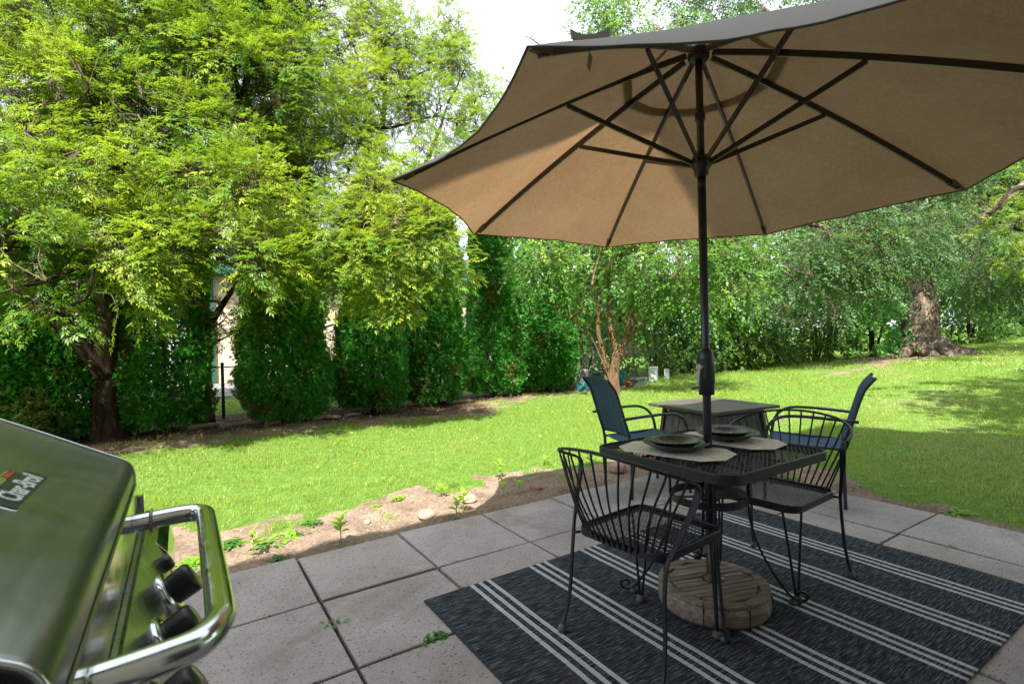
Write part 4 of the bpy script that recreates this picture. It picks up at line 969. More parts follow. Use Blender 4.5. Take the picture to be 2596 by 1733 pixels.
rg = MB(); rg.add(vs, fs, True); rug = rg.build('rug', M['rug']); rug.location = (RX0, 0, 0)
tag(rug, 'charcoal woven outdoor rug with groups of three pale stripes under the table', 'rug')
RZ = .0115

# ------------------------------------------------------------------ mesh panels
def lattice(poly_half, r, z, cell, wd, th):
    """expanded metal diamonds inside a rounded square"""
    h = poly_half; mb = MB()
    def inside(x, y):
        if abs(x) > h or abs(y) > h: return False
        dx, dy = abs(x) - (h - r), abs(y) - (h - r)
        return not (dx > 0 and dy > 0 and dx * dx + dy * dy > r * r)
    ang = math.radians(31)
    for s_ in (1, -1):
        d = np.array([math.cos(ang), s_ * math.sin(ang)]); nrm = np.array([-d[1], d[0]]); k = -int(h * 1.5 / cell)
        while k * cell < h * 1.5:
            c = nrm * k * cell; ts = np.linspace(-h * 1.5, h * 1.5, 140); ins = [t for t in ts if inside(*(c + d * t))]
            if len(ins) > 2:
                a, b = c + d * ins[0], c + d * ins[-1]; mb.sweep([(a[0], a[1], z + s_ * .0006), (b[0], b[1], z + s_ * .0006)], wd, th)
            k += 1
    return mb

# ------------------------------------------------------------------ wrought iron chair (faces local +x)
def iron_chair(loc, rz, lab):
    r = empty('iron_chair', loc, rz, lab, 'chair', 'black wrought iron chairs at the mesh table')
    fr = MB(); P = rrect(.212, .212, .06, 6, .418); fr.sweep(P, .006, .026, closed=True); P = rrect(.208, .208, .058, 6, .432); fr.tube(P, .0065, 7, closed=True); fr.build('seat_frame', M['iron'], r)
    lattice(.206, .056, .428, .0135, .0026, .0018).build('seat_mesh', M['iron'], r)
    half = [(-.335, 0, .79), (-.328, .10, .784), (-.30, .19, .768), (-.245, .255, .742), (-.18, .281, .716), (-.12, .285, .694)]
    rail = smooth([(x, -y * 1.04, z) for x, y, z in half[::-1]][:-1] + [(x, y * 1.04, z) for x, y, z in half], 6)
    b = MB(); b.sweep(rail, .011, .011, up=(0, 0, 1)); b.build('back_rail', M['iron'], r)
    for s_ in (1, -1):
        pts = [(-.125, .285, .695), (-.100, .288, .678), (-.098, .286, .645), (-.12, .277, .59), (-.155, .259, .52), (-.19, .240, .45), (-.209, .229, .40), (-.222, .228, .30), (-.232, .234, .17), (-.25, .241, .08), (-.27, .246, .022)]
        P = smooth([(x, y * s_, z) for x, y, z in pts], 5); n = len(P)
        W = [float(np.interp(i / (n - 1), [0, .12, .25, .42, .55, 1], [.012, .022, .026, .018, .013, .012])) for i in range(n)]
        b = MB(); b.sweep(P, W, [.009] * n, up=(1, 0, .35) if False else (.9, 0, .5)); leg = b.build('rear_leg', M['iron'], r)
        b = MB(); b.lathe([(.010, .03), (.017, .02), (.019, .008), (.017, 0)], (-.272, .246 * s_, 0), 14); b.build('foot_glide', M['glide'], leg)
        b = MB()
        for dx, dy in ((.03, -.045), (-.03, .012)):
            top = (.168 + dx, s_ * (.19 + dy), .412); b.tube(smooth([top, (.168 + dx * .5, s_ * (.19 + dy * .5), .2), (.168 + dx * .12, s_ * (.19 + dy * .12), .025)], 4), .0056, 7)
        leg = b.build('front_leg', M['iron'], r)
        b = MB(); b.lathe([(.010, .03), (.019, .02), (.021, .008), (.018, 0)], (.168, .19 * s_, 0), 14); b.build('foot_glide', M['glide'], leg)
        b = MB(); b.tube([(-.212, .226 * s_, .40), (-.19, .205 * s_, .405)], .006, 6); b.build('seat_bracket', M['iron'], r)
    m_ = len(rail); N = 15
    for k in range(N):
        u = (k + .5) / N; i = 3 + u * (m_ - 7); i0 = int(i); f = i - i0; top = np.array(rail[i0]) * (1 - f) + np.array(rail[min(i0 + 1, m_ - 1)]) * f
        yb = -.195 + .39 * u; xb = -.212 + .02 * abs(2 * u - 1) ** 3 + (.05 * max(0, abs(2 * u - 1) - .8) / .2)
        bot = np.array([xb, yb, .425]); mid = top * .45 + bot * .55 + np.array([-.022, 0, 0])
        up_ = top * .9 + bot * .1 + np.array([-.004, 0, -.005])
        b = MB(); b.tube(smooth([bot + (0, 0, -.02), mid, up_, top], 4), .0042, 6); b.build('spindle', M['iron'], r)
    return r
iron_chair((1.06, -1.712, RZ), math.radians(5), 'black wrought iron chair in front, seen from behind, left side of the table')
iron_chair((1.925, -1.72, RZ), PI + math.radians(4), 'black wrought iron chair at the right side of the table, its back to the lawn')

# ------------------------------------------------------------------ mesh table
TX, TY, TZ = 1.495, -1.672, .70
tb = empty('iron_table', (TX, TY, RZ), 0, 'square black mesh top iron table around the umbrella pole', 'table')
HT = .366; tz = TZ - RZ
b = MB(); b.sweep(rrect(HT, HT, .07, 8, tz - .018), .006, .034, closed=True); b.tube(rrect(HT - .004, HT - .004, .066, 8, tz - .002), .006, 7, closed=True); b.build('table_rim', M['iron'], tb)
lattice(HT - .006, .064, tz - .004, .0165, .0036, .002).build('table_mesh', M['iron_dk'], tb)
b = MB()
for s_ in (-1, 1): b.sweep([(-HT + .01, s_ * .12, tz - .02), (HT - .01, s_ * .12, tz - .02)], .02, .006); b.sweep([(s_ * .12, -HT + .01, tz - .027), (s_ * .12, HT - .01, tz - .027)], .02, .006)
b.lathe([(.03, tz - .006), (.035, tz - .006), (.035, tz), (.024, tz)], (PXo := (1.475 - TX), -1.69 - TY, 0) if False else (-.02, -.018, 0), 20); b.build('under_frame', M['iron_dk'], tb)
b = MB(); c16 = [(.165 * math.cos(a), .165 * math.sin(a), .47) for a in np.linspace(0, 2 * PI, 49)[:-1]]; b.sweep(c16, .005, .034, closed=True)
for a in (PI / 4, 3 * PI / 4):
    for s_ in (-1, 1): b.sweep([(math.cos(a) * .165 * s_, math.sin(a) * .165 * s_, .462), (math.cos(a) * .04 * s_, math.sin(a) * .04 * s_, .462)], .012, .006)
b.sweep([(.04 * math.cos(a) - .008, .04 * math.sin(a) - .008, .462) for a in np.linspace(0, 2 * PI, 25)[:-1]], .004, .014, closed=True); b.build('ring_brace', M['iron'], tb)
for sx in (-1, 1):
    for sy in (-1, 1):
        q = lambda d, z: (sx * d, sy * d, z)
        b = MB(); b.sweep(smooth([q(.135, tz - .03), q(.121, .60), q(.119, .48), q(.123, .38), q(.145, .26), q(.19, .13), q(.238, .035), q(.262, .016), q(.282, .022), q(.287, .043), q(.272, .056), q(.258, .047), q(.262, .036)], 5), .013, .009, up=(sx * .7, sy * .7, .3))
        px, py = sy * .02, -sx * .02
        b.tube([(sx * .121 + px, sy * .121 + py, tz - .03), (sx * .119 + px * .7, sy * .119 + py * .7, .47)], .0055, 6)
        leg = b.build('leg', M['iron'], tb)
        b = MB(); b.lathe([(.010, .02), (.018, .014), (.02, .006), (.018, 0)], q(.245, 0), 12); b.build('foot_glide', M['glide'], leg)

# placemats and plates
def placemat(x, y, rz, lab):
    b = MB(); hx, hy, c = .14, .245, .07; ring = [(-hx, -hy + c), (-hx + c, -hy), (hx - c, -hy), (hx, -hy + c), (hx, hy - c), (hx - c, hy), (-hx + c, hy), (-hx, hy - c)]
    b.prism(ring, 0, .003); o = b.build('placemat', M['mat'], None, .001); o.location = (x, y, TZ + .006); o.rotation_euler = (.0, .0, rz)
    tag(o, lab, 'placemat', 'octagonal placemats on the mesh table')
placemat(1.325, -1.63, .28, 'cream printed octagonal placemat on the near left side of the table')
placemat(1.70, -1.64, -.12 + .28, 'cream printed octagonal placemat behind the umbrella pole')
def plate(x, y, z, R_, lab, grp):
    b = MB(); b.lathe([(R_ * .42, 0), (R_ * .55, .001), (R_ * .80, .020), (R_ * .985, .034), (R_, .037), (R_ * .985, .039), (R_ * .80, .027), (R_ * .55, .008), (R_ * .3, .0055), (.0001, .0055)], (0, 0, 0), 48)
    o = b.build('plate', M['plate']); o.location = (x, y, z); tag(o, lab, 'plate', grp)
plate(1.335, -1.625, TZ + .0095, .147, 'larger lower dark plate on the near placemat', 'dark plates on the placemats')
plate(1.322, -1.632, TZ + .0235, .125, 'smaller upper dark plate on the near placemat', 'dark plates on the placemats')
plate(1.71, -1.625, TZ + .0095, .147, 'larger lower dark plate behind the umbrella pole', 'dark plates on the placemats')
plate(1.69, -1.632, TZ + .0235, .125, 'smaller upper dark plate behind the umbrella pole', 'dark plates on the placemats')

# ------------------------------------------------------------------ umbrella base
PX, PY = 1.475, -1.69
ub = empty('umbrella_base', (PX - .015, PY - .02, RZ), math.radians(-18), 'round weathered wooden umbrella base standing on the rug', 'umbrella base')
b = MB(); b.lathe([(.19, 0), (.225, .004), (.238, .02), (.24, .05), (.236, .078), (.226, .09), (.2, .092), (.001, .092)], seg=48); b.build('base_drum', M['teak'], ub)
n8 = 8
for k in range(n8):                     # rim segments
    a0, a1 = 2 * PI * k / n8 + .006, 2 * PI * (k + 1) / n8 - .006; poly = []
    A_ = np.linspace(a0, a1, 7)
    poly = [(.236 * math.cos(a), .236 * math.sin(a)) for a in A_] + [(.186 / math.cos(PI / 8) * math.cos(a), .186 / math.cos(PI / 8) * math.sin(a)) for a in (a1, a0)]
    b = MB(); b.prism(poly, .088, .103); b.build('rim_segment', M['teak'], ub, .004)
    b = MB(); a = 2 * PI * k / n8; b.box((.2385 * math.cos(a), .2385 * math.sin(a), .047), (.006, .003, .08), rz=a); b.build('joint_line', M['groove'], ub)
apo = .180
for k in range(11):
    y0 = -apo + 2 * apo * k / 11 + .0025; y1 = -apo + 2 * apo * (k + 1) / 11 - .0025
    def xl(y):
        Rr = apo / math.cos(PI / 8); lim = apo
        v = abs(y); s8 = apo * math.tan(PI / 8)
        return apo if v <= s8 else apo - (v - s8)
    xm = min(xl(y0), xl(y1)); b = MB(); b.prism([(-xl(y0), y0), (xl(y0), y0), (xl(y1), y1), (-xl(y1), y1)], .088, .101 + .001 * (k % 3)); b.build('slat', M['teak'], ub, .0015)
b = MB(); b.lathe([(.05, .10), (.05, .112), (.03, .116), (.0275, .13), (.0275, .36), (.024, .362), (.024, .13)], (.015, .02, 0), 24); b.build('stem_tube', M['bronze'], ub)
b = MB(); b.lathe([(.005, .02), (.005, .05), (.02, .05), (.022, .056), (.022, .075), (.016, .08)], (.015, .02, .20), 8, axis=(-.75, .55, 0)); b.build('clamp_knob', M['black_pl'], ub)

# ------------------------------------------------------------------ umbrella
APEX = np.array([PX, PY, 2.506]); AXV = unit(np.array([.008, .022, 1.0]))
E1 = unit(np.cross([0, 1, 0], AXV)); E2 = np.cross(AXV, E1); RR, HH, PH = 1.378, .624, 3.497
CEN = APEX - HH * AXV
TIP = [CEN + RR * (math.cos(PH - k * PI / 4) * E1 + math.sin(PH - k * PI / 4) * E2) - APEX for k in range(8)]   # relative to the apex
um = empty('patio_umbrella', (PX, PY, RZ + .1), 0, 'large tan eight rib market umbrella over the table', 'umbrella')
OFF = APEX - np.array([PX, PY, RZ + .1])
def rib_pt(k, s): return OFF + TIP[k % 8] * s + AXV * (.030 * 4 * s * (1 - s))
SAG = [(.10, .052), (.055, .015), (.03, .01), (.03, .01), (.025, .01), (.035, .015), (.06, .03), (.10, .052)]   # edge pull-in, drop: panel k between rib k and k+1
def panel_pt(k, s, t):
    d, dz = SAG[k]; A, B = rib_pt(k, s), rib_pt(k + 1, s); P = A * (1 - t) + B * t; q = 4 * t * (1 - t)
    inw = OFF - AXV * HH * s - P; inw = inw / (np.linalg.norm(inw) + 1e-6); inw = inw + AXV * .45
    slack = (-.030 if k == 7 else .022 * (1 + .8 * dz / .05)) * math.sin(PI * min(1, s)) * q
    wr = .5 * (.0045 * math.sin(9 * t + k * 2 + 5 * s) * q * s + .004 * math.sin(23 * (t - .5) * s + 3 * k) * q * s ** 2 + .003 * math.sin(40 * t + 7 * s + k) * q * s)
    return P + inw * d * q * s ** 2.2 - AXV * (dz * q * s ** 2 + slack - wr)
def canopy_mesh(name, s0, s1, ns, nt_, lift=0.0, sc=1.0):
    me = bpy.data.meshes.new(name); vs = []; fs = []; uvs = []
    for k in range(8):
        base = len(vs)
        for i in range(ns + 1):
            s = s0 + (s1 - s0) * i / ns
            for j in range(nt_ + 1):
                t = j / nt_; vs.append(tuple(panel_pt(k, s, t) + AXV * (.016 + lift * (1 - (s / s1)) + (lift > 0) * .010))); uvs.append((k * 1.3 + (t - .5) * s * 1.05, s * 1.4 + k * .37))
        for i in range(ns):
            for j in range(nt_): a = base + i * (nt_ + 1) + j; fs.append((a, a + 1, a + nt_ + 2, a + nt_ + 1))
    me.from_pydata(vs, [], fs); me.update(); uv = me.uv_layers.new(name='UVMap')
    for l in me.loops: uv.data[l.index].uv = uvs[l.vertex_index]
    me.polygons.foreach_set('use_smooth', [True] * len(me.polygons)); bm = bmesh.new(); bm.from_mesh(me); bmesh.ops.remove_doubles(bm, verts=bm.verts[:], dist=.0004); bm.to_mesh(me); bm.free()
    return me
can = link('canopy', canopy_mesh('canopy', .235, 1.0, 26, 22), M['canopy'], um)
link('vent_cap', canopy_mesh('vent_cap', .03, .27, 8, 12, .05), M['canopy'], can)
b = MB()
for k in range(8): b.tube([panel_pt(k, 1.0, t) + AXV * .014 for t in np.linspace(0, 1, 20)], .0035, 6)
b.build('edge_hem', M['hem'], can)
for k in range(8):
    A, B = rib_pt(k, .045), rib_pt(k, .965); n_ = 16
    P = [rib_pt(k, .045 + .92 * i / n_) - AXV * .004 for i in range(n_ + 1)]
    b = MB(); b.sweep(P, .013, .024, up=tuple(AXV)); rib = b.build('rib', M['bronze'], um)
    b = MB(); b.sweep([q - AXV * .0135 for q in P[1:-1]], .008, .0028, up=tuple(AXV)); b.build('rib_channel', M['metal_grey'], rib)
    Q0 = rib_pt(k, .45) - AXV * .02; hub = np.array([0, 0, 2.0 - RZ - .1]); o2 = TIP[k] - AXV * np.dot(TIP[k], AXV); o2 = unit(o2) * .045
    b = MB(); b.sweep([hub + o2, Q0], .011, .020, up=(0, 0, 1)); b.build('strut', M['bronze'], um)
    t_ = rib_pt(k, .93); t2_ = rib_pt(k, 1.0); side = unit(np.cross(t2_ - t_, AXV))
    b = MB(); b.add([t_ + side * .022 * .5 - AXV * .018, t_ - side * .022 * .5 - AXV * .018, t2_ + AXV * .006 - side * .004, t2_ + AXV * .006 + side * .004, t_ + side * .03 * .5 + AXV * .012, t_ - side * .03 * .5 + AXV * .012],
                    [(0, 1, 2, 3), (0, 3, 4), (1, 5, 2)]); b.build('corner_pocket', M['canopy'], can)
b = MB(); b.tube([(0, 0, .06), (0, 0, 2.03 - RZ - .1)], .0185, 24); b.build('pole', M['dark_tube'], um)
b = MB(); b.tube([(0, 0, 2.03 - RZ - .1), OFF - AXV * .01], .0165, 24); b.lathe([(.021, 2.19), (.023, 2.195), (.023, 2.225), (.021, 2.23)], (0, 0, -RZ - .1), 20); b.build('upper_pole', M['bronze'], um)
b = MB(); b.lathe([(.018, 1.935), (.03, 1.945), (.033, 1.97), (.046, 1.985), (.048, 2.01), (.036, 2.03), (.020, 2.035)], (0, 0, -RZ - .1), 16); b.lathe([(.0192, 1.885), (.0192, 1.935)], (0, 0, -RZ - .1), 20); b.build('runner', M['black_pl'], um)
b = MB(); b.lathe([(.018, -.05), (.04, -.045), (.048, -.03), (.048, .0), (.03, .02), (.02, .045), (.001, .06)], OFF, 16); b.build('top_hub', M['black_pl'], um)
b = MB(); z0 = -RZ - .1
b.lathe([(.0195, .948), (.034, .95), (.034, 1.0), (.037, 1.003), (.037, 1.12), (.030, 1.145), (.0205, 1.16)], (0, 0, z0), 24)
b.box((-.03, .0, 1.07 + z0), (.02, .045, .09), rz=-.25); ch = b.build('crank_housing', M['dark_tube'], um)
d_ = np.array([-.93, -.1, 0]); d_ = unit(d_); u_ = np.array([0, 0, 1.])
pv = np.array([0, 0, 1.078 + z0]) + d_ * .05
b = MB(); b.lathe([(.015, -.012), (.016, 0), (.016, .008), (.013, .011)], pv, 18, axis=tuple(d_)); arm_end = pv + d_ * .006 + np.array([-.004, .008, -.092]); b.sweep([pv + d_ * .006, arm_end], .012, .006, up=tuple(d_)); b.build('crank_arm', M['metal_grey'], ch)
b = MB(); b.tube([arm_end, arm_end + d_ * .03 + np.array([-.005, .012, -.004])], .0062, 12); b.build('crank_grip', M['metal_grey'], ch)
# tie strap lying curled on the canopy near the upper left corner
b = MB(); base_ = rib_pt(0, .80); tip_ = rib_pt(0, .97); ax_ = unit(tip_ - base_); sd_ = unit(np.cross(ax_, AXV))
P = [rib_pt(0, .68) + ax_ * (t * .27 - .01) + AXV * (.020 + .020 * (abs(t - .5) * 2) ** 2.5) for t in np.linspace(0, 1, 14)]
b.sweep(P, .004, .024, up=tuple(AXV)); b.build('tie_strap', M['canopy'], can)
b = MB(); q = panel_pt(0, .74, .05) - AXV * .002; b.box((0, 0, 0), (.035, .002, .045)); lb_ = b.build('care_label', M['util_grey'], can); lb_.location = Vector(q) + Vector((0, 0, -.02)); lb_.rotation_euler = (.2, 0, .6)

# ------------------------------------------------------------------ sling chairs (face local +x)
def sling_chair(loc, rz, lab):
    r = empty('sling_chair', loc, rz, lab, 'chair', 'blue sling chairs by the low square table')
    for s_ in (1, -1):
        y = .215 * s_
        b = MB(); b.tube(smooth([(-.25, y, 0), (-.245, y, .25), (-.25, y, .42), (-.30, y, .60), (-.355, y, .78), (-.385, y, .84), (-.435, y, .905)], 5), .012, 9)
        b.build('back_post', M['dark_tube'], r)
        b = MB(); b.tube(smooth([(.25, y * 1.06, 0), (.245, y * 1.06, .30), (.235, y * 1.08, .47), (.20, y * 1.14, .565), (.13, y * 1.2, .615), (.03, y * 1.2, .628), (-.15, y * 1.18, .62), (-.335, y * 1.12, .605)], 5), .0115, 9)
        b.build('arm', M['dark_tube'], r)
        b = MB(); b.tube([(-.25, y * .98, .405), (.24, y * .98, .425)], .010, 8); b.build('side_rail', M['dark_tube'], r)
    b = MB(); b.tube([(.235, -.21, .42), (.235, .21, .42)], .010, 8); b.tube([(-.25, -.21, .30), (-.25, .21, .30)], .008, 8); b.build('cross_bar', M['dark_tube'], r)
    def sheet(name, path, sagf, th=.003):
        b = MB(); P = smooth(path, 6); n = len(P); m = 9; vs = []; fs = []
        for sgn in (0, 1):
            for i, q in enumerate(P):
                T = np.array(P[min(i + 1, n - 1)]) - np.array(P[max(i - 1, 0)]); N_ = unit(np.array([-T[2], 0, T[0]]))
                for j in range(m + 1):
                    t = j / m; yy = (-.208 + .416 * t); e = 0 if not (i in (0, n - 1)) else 1
                    sg = sagf * 4 * t * (1 - t)
                    vs.append(np.array([q[0], yy, q[2]]) - N_ * (sg + th * sgn) )
        o_ = n * (m + 1)
        for i in range(n - 1):
            for j in range(m): a = i * (m + 1) + j; fs.append((a, a + 1, a + m + 2, a + m + 1)); fs.append((o_ + a, o_ + a + m + 1, o_ + a + m + 2, o_ + a + 1))
        for i in range(n - 1):
            for jj in (0, m): a = i * (m + 1) + jj; fs.append((a, a + m + 1, o_ + a + m + 1, o_ + a))
        for ii_ in (0, n - 1):
            for j in range(m): a = ii_ * (m + 1) + j; fs.append((a, a + 1, o_ + a + 1, o_ + a))
        b.add(vs, fs, True); return b.build(name, M['sling'], r)
    sheet('seat_sling', [(-.24, 0, .415), (-.08, 0, .408), (.1, 0, .415), (.215, 0, .432), (.235, 0, .425)], .012)
    sheet('back_sling', [(-.252, 0, .45), (-.30, 0, .60), (-.355, 0, .78), (-.385, 0, .845), (-.43, 0, .90)], .022)
    return r
sling_chair((2.585, -.275, 0), math.radians(-16), 'blue sling chair left of the low square table, turned away from the camera')
sling_chair((3.365, -1.125, 0), math.radians(114.7), 'blue sling chair seen edge on, right of the iron chairs')

# ------------------------------------------------------------------ low fire table
ft = empty('fire_table', (3.305, -.375, 0), math.radians(-7), 'low square grey brown slat top fire table with woven skirt', 'table')
b = MB(); hw = .375
for k in range(4):
    a = k * PI / 2; Mx = Matrix.Rotation(a, 4, 'Z')
    b.prism([(-hw, -hw), (hw, -hw), (hw - .11, -hw + .11), (-hw + .11, -hw + .11)], .597, .622, Mx)
b.build('top_frame', M['fire_top'], ft, .003)
for k in range(3):
    b = MB(); w3 = (2 * (hw - .113)) / 3; b.box((0, -hw + .113 + w3 * (k + .5), .6075), (2 * (hw - .113), w3 - .004, .022)); b.build('top_slat', M['fire_top'], ft, .002)
def frust(b, h0, h1, z0, z1): b.add([(x * h0, y * h0, z0) for x, y in ((-1, -1), (1, -1), (1, 1), (-1, 1))] + [(x * h1, y * h1, z1) for x, y in ((-1, -1), (1, -1), (1, 1), (-1, 1))], [(0, 1, 2, 3), (4, 5, 6, 7), (0, 1, 5, 4), (1, 2, 6, 5), (2, 3, 7, 6), (3, 0, 4, 7)])
b = MB(); frust(b, .325, .262, .07, .56); b.build('skirt', M['wicker'], ft)
for sx in (-1, 1):
    for sy in (-1, 1):
        b = MB(); b.sweep([(sx * .335, sy * .335, 0), (sx * .272, sy * .272, .597)], .03, .03, up=(1, 0, 0)); b.build('corner_post', M['fire_top'], ft)
b = MB()
for k in range(4):
    a = k * PI / 2; c, s_ = math.cos(a), math.sin(a)
    b.sweep([(c * .32 - s_ * -.33, s_ * .32 + c * -.33, .055), (c * .32 - s_ * .33, s_ * .32 + c * .33, .055)], .022, .03)
b.build('base_rails', M['fire_top'], ft)
b = MB()
for k in range(4):
    a = k * PI / 2; c, s_ = math.cos(a), math.sin(a)
    b.sweep([(c * .268 - s_ * -.27, s_ * .268 + c * -.27, .575), (c * .268 - s_ * .27, s_ * .268 + c * .27, .575)], .012, .012)
b.build('upper_rails', M['fire_top'], ft)

# ------------------------------------------------------------------ gas grill at the left
gr = empty('gas_grill', (-.9, -2.415, 0), 0, 'stainless steel gas grill with large tube handle in the left foreground', 'grill')
GO = np.array([.9, 2.415, 0.]); Y0, Y1 = -2.752 + 2.415, -2.06 + 2.415
prof = [(-.606, .905), (-.606, .96), (-.6065, 1.004), (-.6095, 1.018), (-.618, 1.030), (-.632, 1.039), (-.65, 1.049), (-.775, 1.119), (-.86, 1.158), (-.93, 1.176), (-1.0, 1.168), (-1.06, 1.13), (-1.1, 1.06), (-1.115, .96), (-1.115, .905)]
prof = [(x + .9, z) for x, z in prof]
pf = [tuple(q) for q in smooth([(x, 0, z) for x, z in prof], 3)]
b = MB(); vs = []; fs = []
ysl = [Y0 + .0, Y0 + .004, Y0 + .012, Y0 + .2, Y0 + .4, Y1 - .012, Y1 - .004, Y1]; cx_, cz_ = .04, .98
ins = [.010, .003, 0, 0, 0, 0, .003, .010]
for yv, i_ in zip(ysl, ins):
    for q in pf:
        d = np.array([cx_ - q[0], cz_ - q[2]]); d = d / np.linalg.norm(d); vs.append((q[0] + d[0] * i_, yv, q[2] + d[1] * i_))
n = len(pf)
for i in range(len(ysl) - 1):
    for j in range(n - 1): fs.append((i * n + j, i * n + j + 1, (i + 1) * n + j + 1, (i + 1) * n + j))
b.add(vs, fs, True); lid = b.build('lid', M['lid'], gr)
for yv, s_ in ((Y0, -1), (Y1, 1)):
    ring = [(q[0] + (cx_ - q[0]) * .02, q[2] + (cz_ - q[2]) * .03) for q in pf]
    b = MB(); m_ = len(ring); b.add([(x, yv - s_ * .004, z) for x, z in ring] + [(x, yv + s_ * .003, z) for x, z in ring], [tuple(range(m_)), tuple(range(m_, 2 * m_))] + [(i, (i + 1) % m_, m_ + (i + 1) % m_, m_ + i) for i in range(m_)])
    b.build('lid_end_cap', M['grill_black'], lid)
    rim = MB(); rim.tube([(q[0], yv, q[2]) for q in pf], .0022, 6); rim.build('lid_rim', M['chrome'], lid)
b = MB(); fx = .9 - .6045; b.box((fx + .0008, (Y0 + Y1) / 2, .952), (.003, Y1 - Y0 - .02, .078)); b.build('lid_front_band', M['mirror'], lid)
# handle
hz = .957; hx = .9 - .505; ya, yb = -2.19 + 2.415, -2.645 + 2.415
hp = smooth([(fx, ya, hz - .004), (fx + .03, ya - .001, hz - .002), (hx - .035, ya - .004, hz), (hx - .012, ya - .010, hz), (hx - .002, ya - .028, hz), (hx, ya - .06, hz), (hx, (ya + yb) / 2, hz), (hx, yb + .075, hz), (hx - .004, yb + .04, hz), (hx - .02, yb + .012, hz), (hx - .05, yb + .002, hz), (fx, yb, hz - .002)], 7)
b = MB(); b.tube(hp, .0138, 22); hd = b.build('lid_handle', M['chrome'], lid)
for yv in (ya,): b = MB(); b.lathe([(.0155, 0), (.0185, .001), (.0185, .004), (.0155, .005)], (fx + .024, yv, hz - .003), 22, axis=(1, 0, 0)); b.build('handle_collar', M['metal_grey'], hd)
# firebox, end trims, control panel
b = MB(); b.box((.04, (Y0 + Y1) / 2, .845), (.50, Y1 - Y0 + .01, .115)); b.build('firebox', M['grill_black'], gr, .004)
b = MB(); b.sweep([(.9 - .600, Y1 + .018, .962), (.9 - .598, Y1 + .018, .90), (.9 - .590, Y1 + .018, .79)], .014, .010, up=(1, 0, 0)); b.build('end_trim', M['mirror'], gr)
b = MB(); cp_ = [(.9 - .612, .905), (.9 - .596, .905), (.9 - .562, .835), (.9 - .540, .70), (.9 - .60, .70)]
b.add([(x, Y0 - .03, z) for x, z in cp_] + [(x, Y1 + .03, z) for x, z in cp_], [(0, 1, 2, 3, 4), (5, 6, 7, 8, 9)] + [(i, (i + 1) % 5, 5 + (i + 1) % 5, 5 + i) for i in range(5)])
M['panel'] = varied('brushed_panel', (.22, .23, .22), (.32, .33, .32), 9, .30, 1, .1, .002); b.build('control_panel', M['panel'], gr, .006)
for k, yv in enumerate((-2.185, -2.345, -2.505, -2.665)):
    c = np.array([.9 - .5625, yv + 2.415, .828]); ax_ = unit(np.array([.86, 0, .50]))
    b = MB(); b.lathe([(.036, -.006), (.0375, .004), (.035, .010), (.027, .013), (.020, .012)], c, 28, axis=tuple(ax_)); kn = b.build('control_knob', M['chrome'], gr)
    b = MB(); b.lathe([(.019, .010), (.0235, .012), (.0245, .016), (.0255, .040), (.0245, .044), (.022, .046), (.0001, .0465)], c, 28, axis=tuple(ax_)); pass; b.build('knob_cap', M['black_pl'], kn, .0015)
    b = MB(); b.sweep([c + ax_ * .048 + np.array([0, .0, 0]), c + ax_ * .048 + np.array([-.009, 0, .0155])], .003, .001, up=tuple(ax_)); b.build('knob_mark', M['util_white'], kn)
c = np.array([.9 - .585, -2.09 + 2.415, .835]); b = MB(); b.lathe([(.010, -.03), (.014, 0), (.014, .03), (.012, .034), (.0001, .035)], c, 16, axis=tuple(ax_)); b.build('ignition_button', M['black_pl'], gr)
# side shelves
for s_, ye in ((1, Y1 + .03), (-1, Y0 - .03)):
    if s_ < 0: continue
    b = MB(); poly = [(.9 - .98, .875), (.9 - .600, .875), (.9 - .578, .865), (.9 - .562, .845), (.9 - .554, .80), (.9 - .554, .775), (.9 - .60, .775), (.9 - .98, .86)]
    y0_, y1_ = ye + .004, ye + .22
    b.add([(x, y0_, z) for x, z in poly] + [(x, y1_, z) for x, z in poly], [tuple(range(8)), tuple(range(8, 16))] + [(i, (i + 1) % 8, 8 + (i + 1) % 8, 8 + i) for i in range(8)])
    b.build('side_shelf', M['mirror'], gr, .004)
b = MB(); b.box((.04, (Y0 + Y1) / 2, .42), (.46, Y1 - Y0, .62)); cb = b.build('cart', M['grill_black'], gr, .006)
for s_ in (-1, 1): b = MB(); b.box((.275, (Y0 + Y1) / 2 + s_ * .175, .42), (.012, .33, .56)); b.build('cart_door', M['mirror'], gr, .003)
for sx in (-1, 1):
    for sy in (-1, 1): b = MB(); b.lathe([(.03, -.012), (.034, -.008), (.034, .008), (.03, .012)], (.04 + sx * .19, (Y0 + Y1) / 2 + sy * .3, .0345), 18, axis=(1, 0, 0)); b.box((.04 + sx * .19, (Y0 + Y1) / 2 + sy * .3, .08), (.04, .03, .06)); b.build('caster', M['black_pl'], gr)
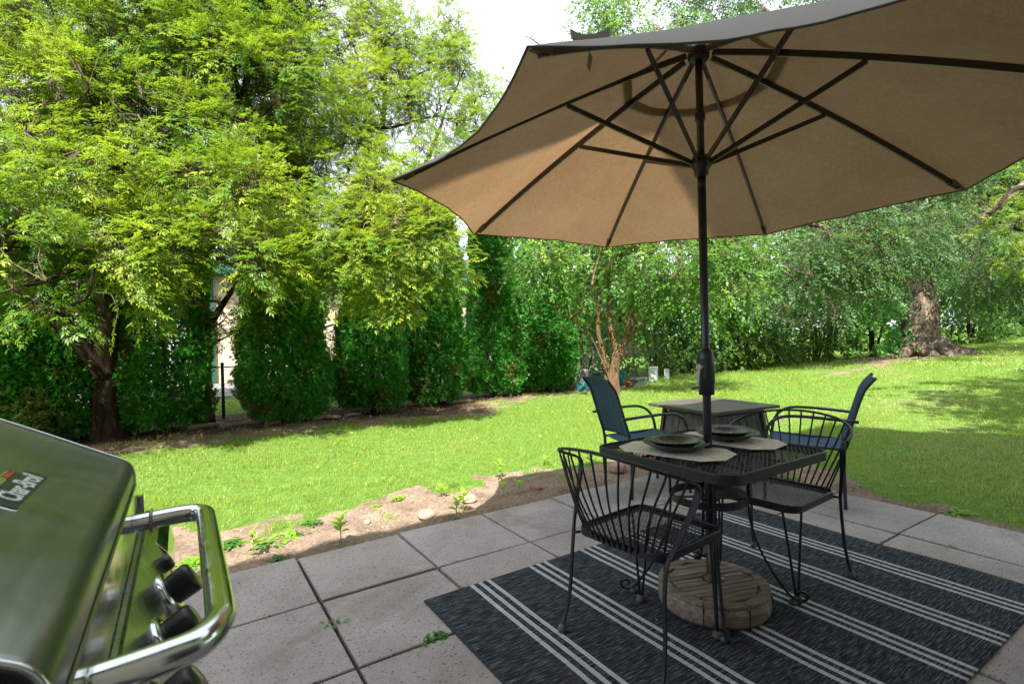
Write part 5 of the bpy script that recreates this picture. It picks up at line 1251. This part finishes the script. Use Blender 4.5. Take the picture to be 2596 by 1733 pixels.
# badge on the lid
M['badge_dark'] = mat('badge_navy', (.008, .015, .03), .35); M['badge_silver'] = mat('badge_silver', (.62, .66, .70), .25, 1); M['badge_white'] = mat('badge_letters', (.75, .78, .8), .3, .3); M['badge_red'] = mat('badge_red', (.5, .02, .02), .35)
sl = unit(np.array([.128, 0, -.074])); nn = unit(np.array([.074, 0, .128]))        # down the slope, outward
org = np.array([.9 - .690, -2.378 + 2.415, 1.0687]) + nn * .001                     # badge centre line
Mb = Matrix(((0, -sl[0], nn[0], org[0]), (1, -sl[1], nn[1], org[1]), (0, -sl[2], nn[2], org[2]), (0, 0, 0, 1))) @ Matrix.Scale(.76, 4)   # local x runs to the far end, local y up the slope
bdg = MB(); outl = [(-.125, -.020), (.072, -.020), (.080, -.012), (.080, .012), (.074, .018), (.052, .018), (.048, .034), (-.10, .038), (-.13, .026), (-.13, -.014)]
bdg.prism(outl, 0, .004, Mb); bo = bdg.build('badge', M['badge_silver'], lid, .0012)
b = MB(); b.prism([(x * .965 - .0012, y * .88) for x, y in outl], .0042, .0055, Mb); b.build('badge_field', M['badge_dark'], bo)
b = MB(); b.prism([(-.10, .020), (-.02, .0205), (.012, .024), (-.02, .0325), (-.095, .034)], .0056, .0068, Mb); b.build('badge_flame_silver', M['badge_silver'], bo)
b = MB(); b.prism([(-.006, .0215), (.02, .0222), (.044, .0235), (.02, .028), (-.004, .030)], .0060, .0074, Mb); b.build('badge_flame_red', M['badge_red'], bo)
def text_mesh(name, body, size, ext, Mx, material, parent, space=1.0):
    cu = bpy.data.curves.new(name, 'FONT'); cu.body = body; cu.size = size; cu.extrude = ext; cu.align_x = 'CENTER'; cu.align_y = 'CENTER'; cu.space_character = space; cu.offset = size * .018
    to = bpy.data.objects.new(name, cu); COL.objects.link(to); dg = bpy.context.evaluated_depsgraph_get(); me = bpy.data.meshes.new_from_object(to.evaluated_get(dg)); bpy.data.objects.remove(to, do_unlink=True)
    me.transform(Mx); me.materials.clear(); return link(name, me, material, parent)
text_mesh('badge_letters', 'Char-Broil', .038, .0008, Mb @ Matrix.Translation((-.024, -.001, .0066)), M['badge_white'], bo, .95)
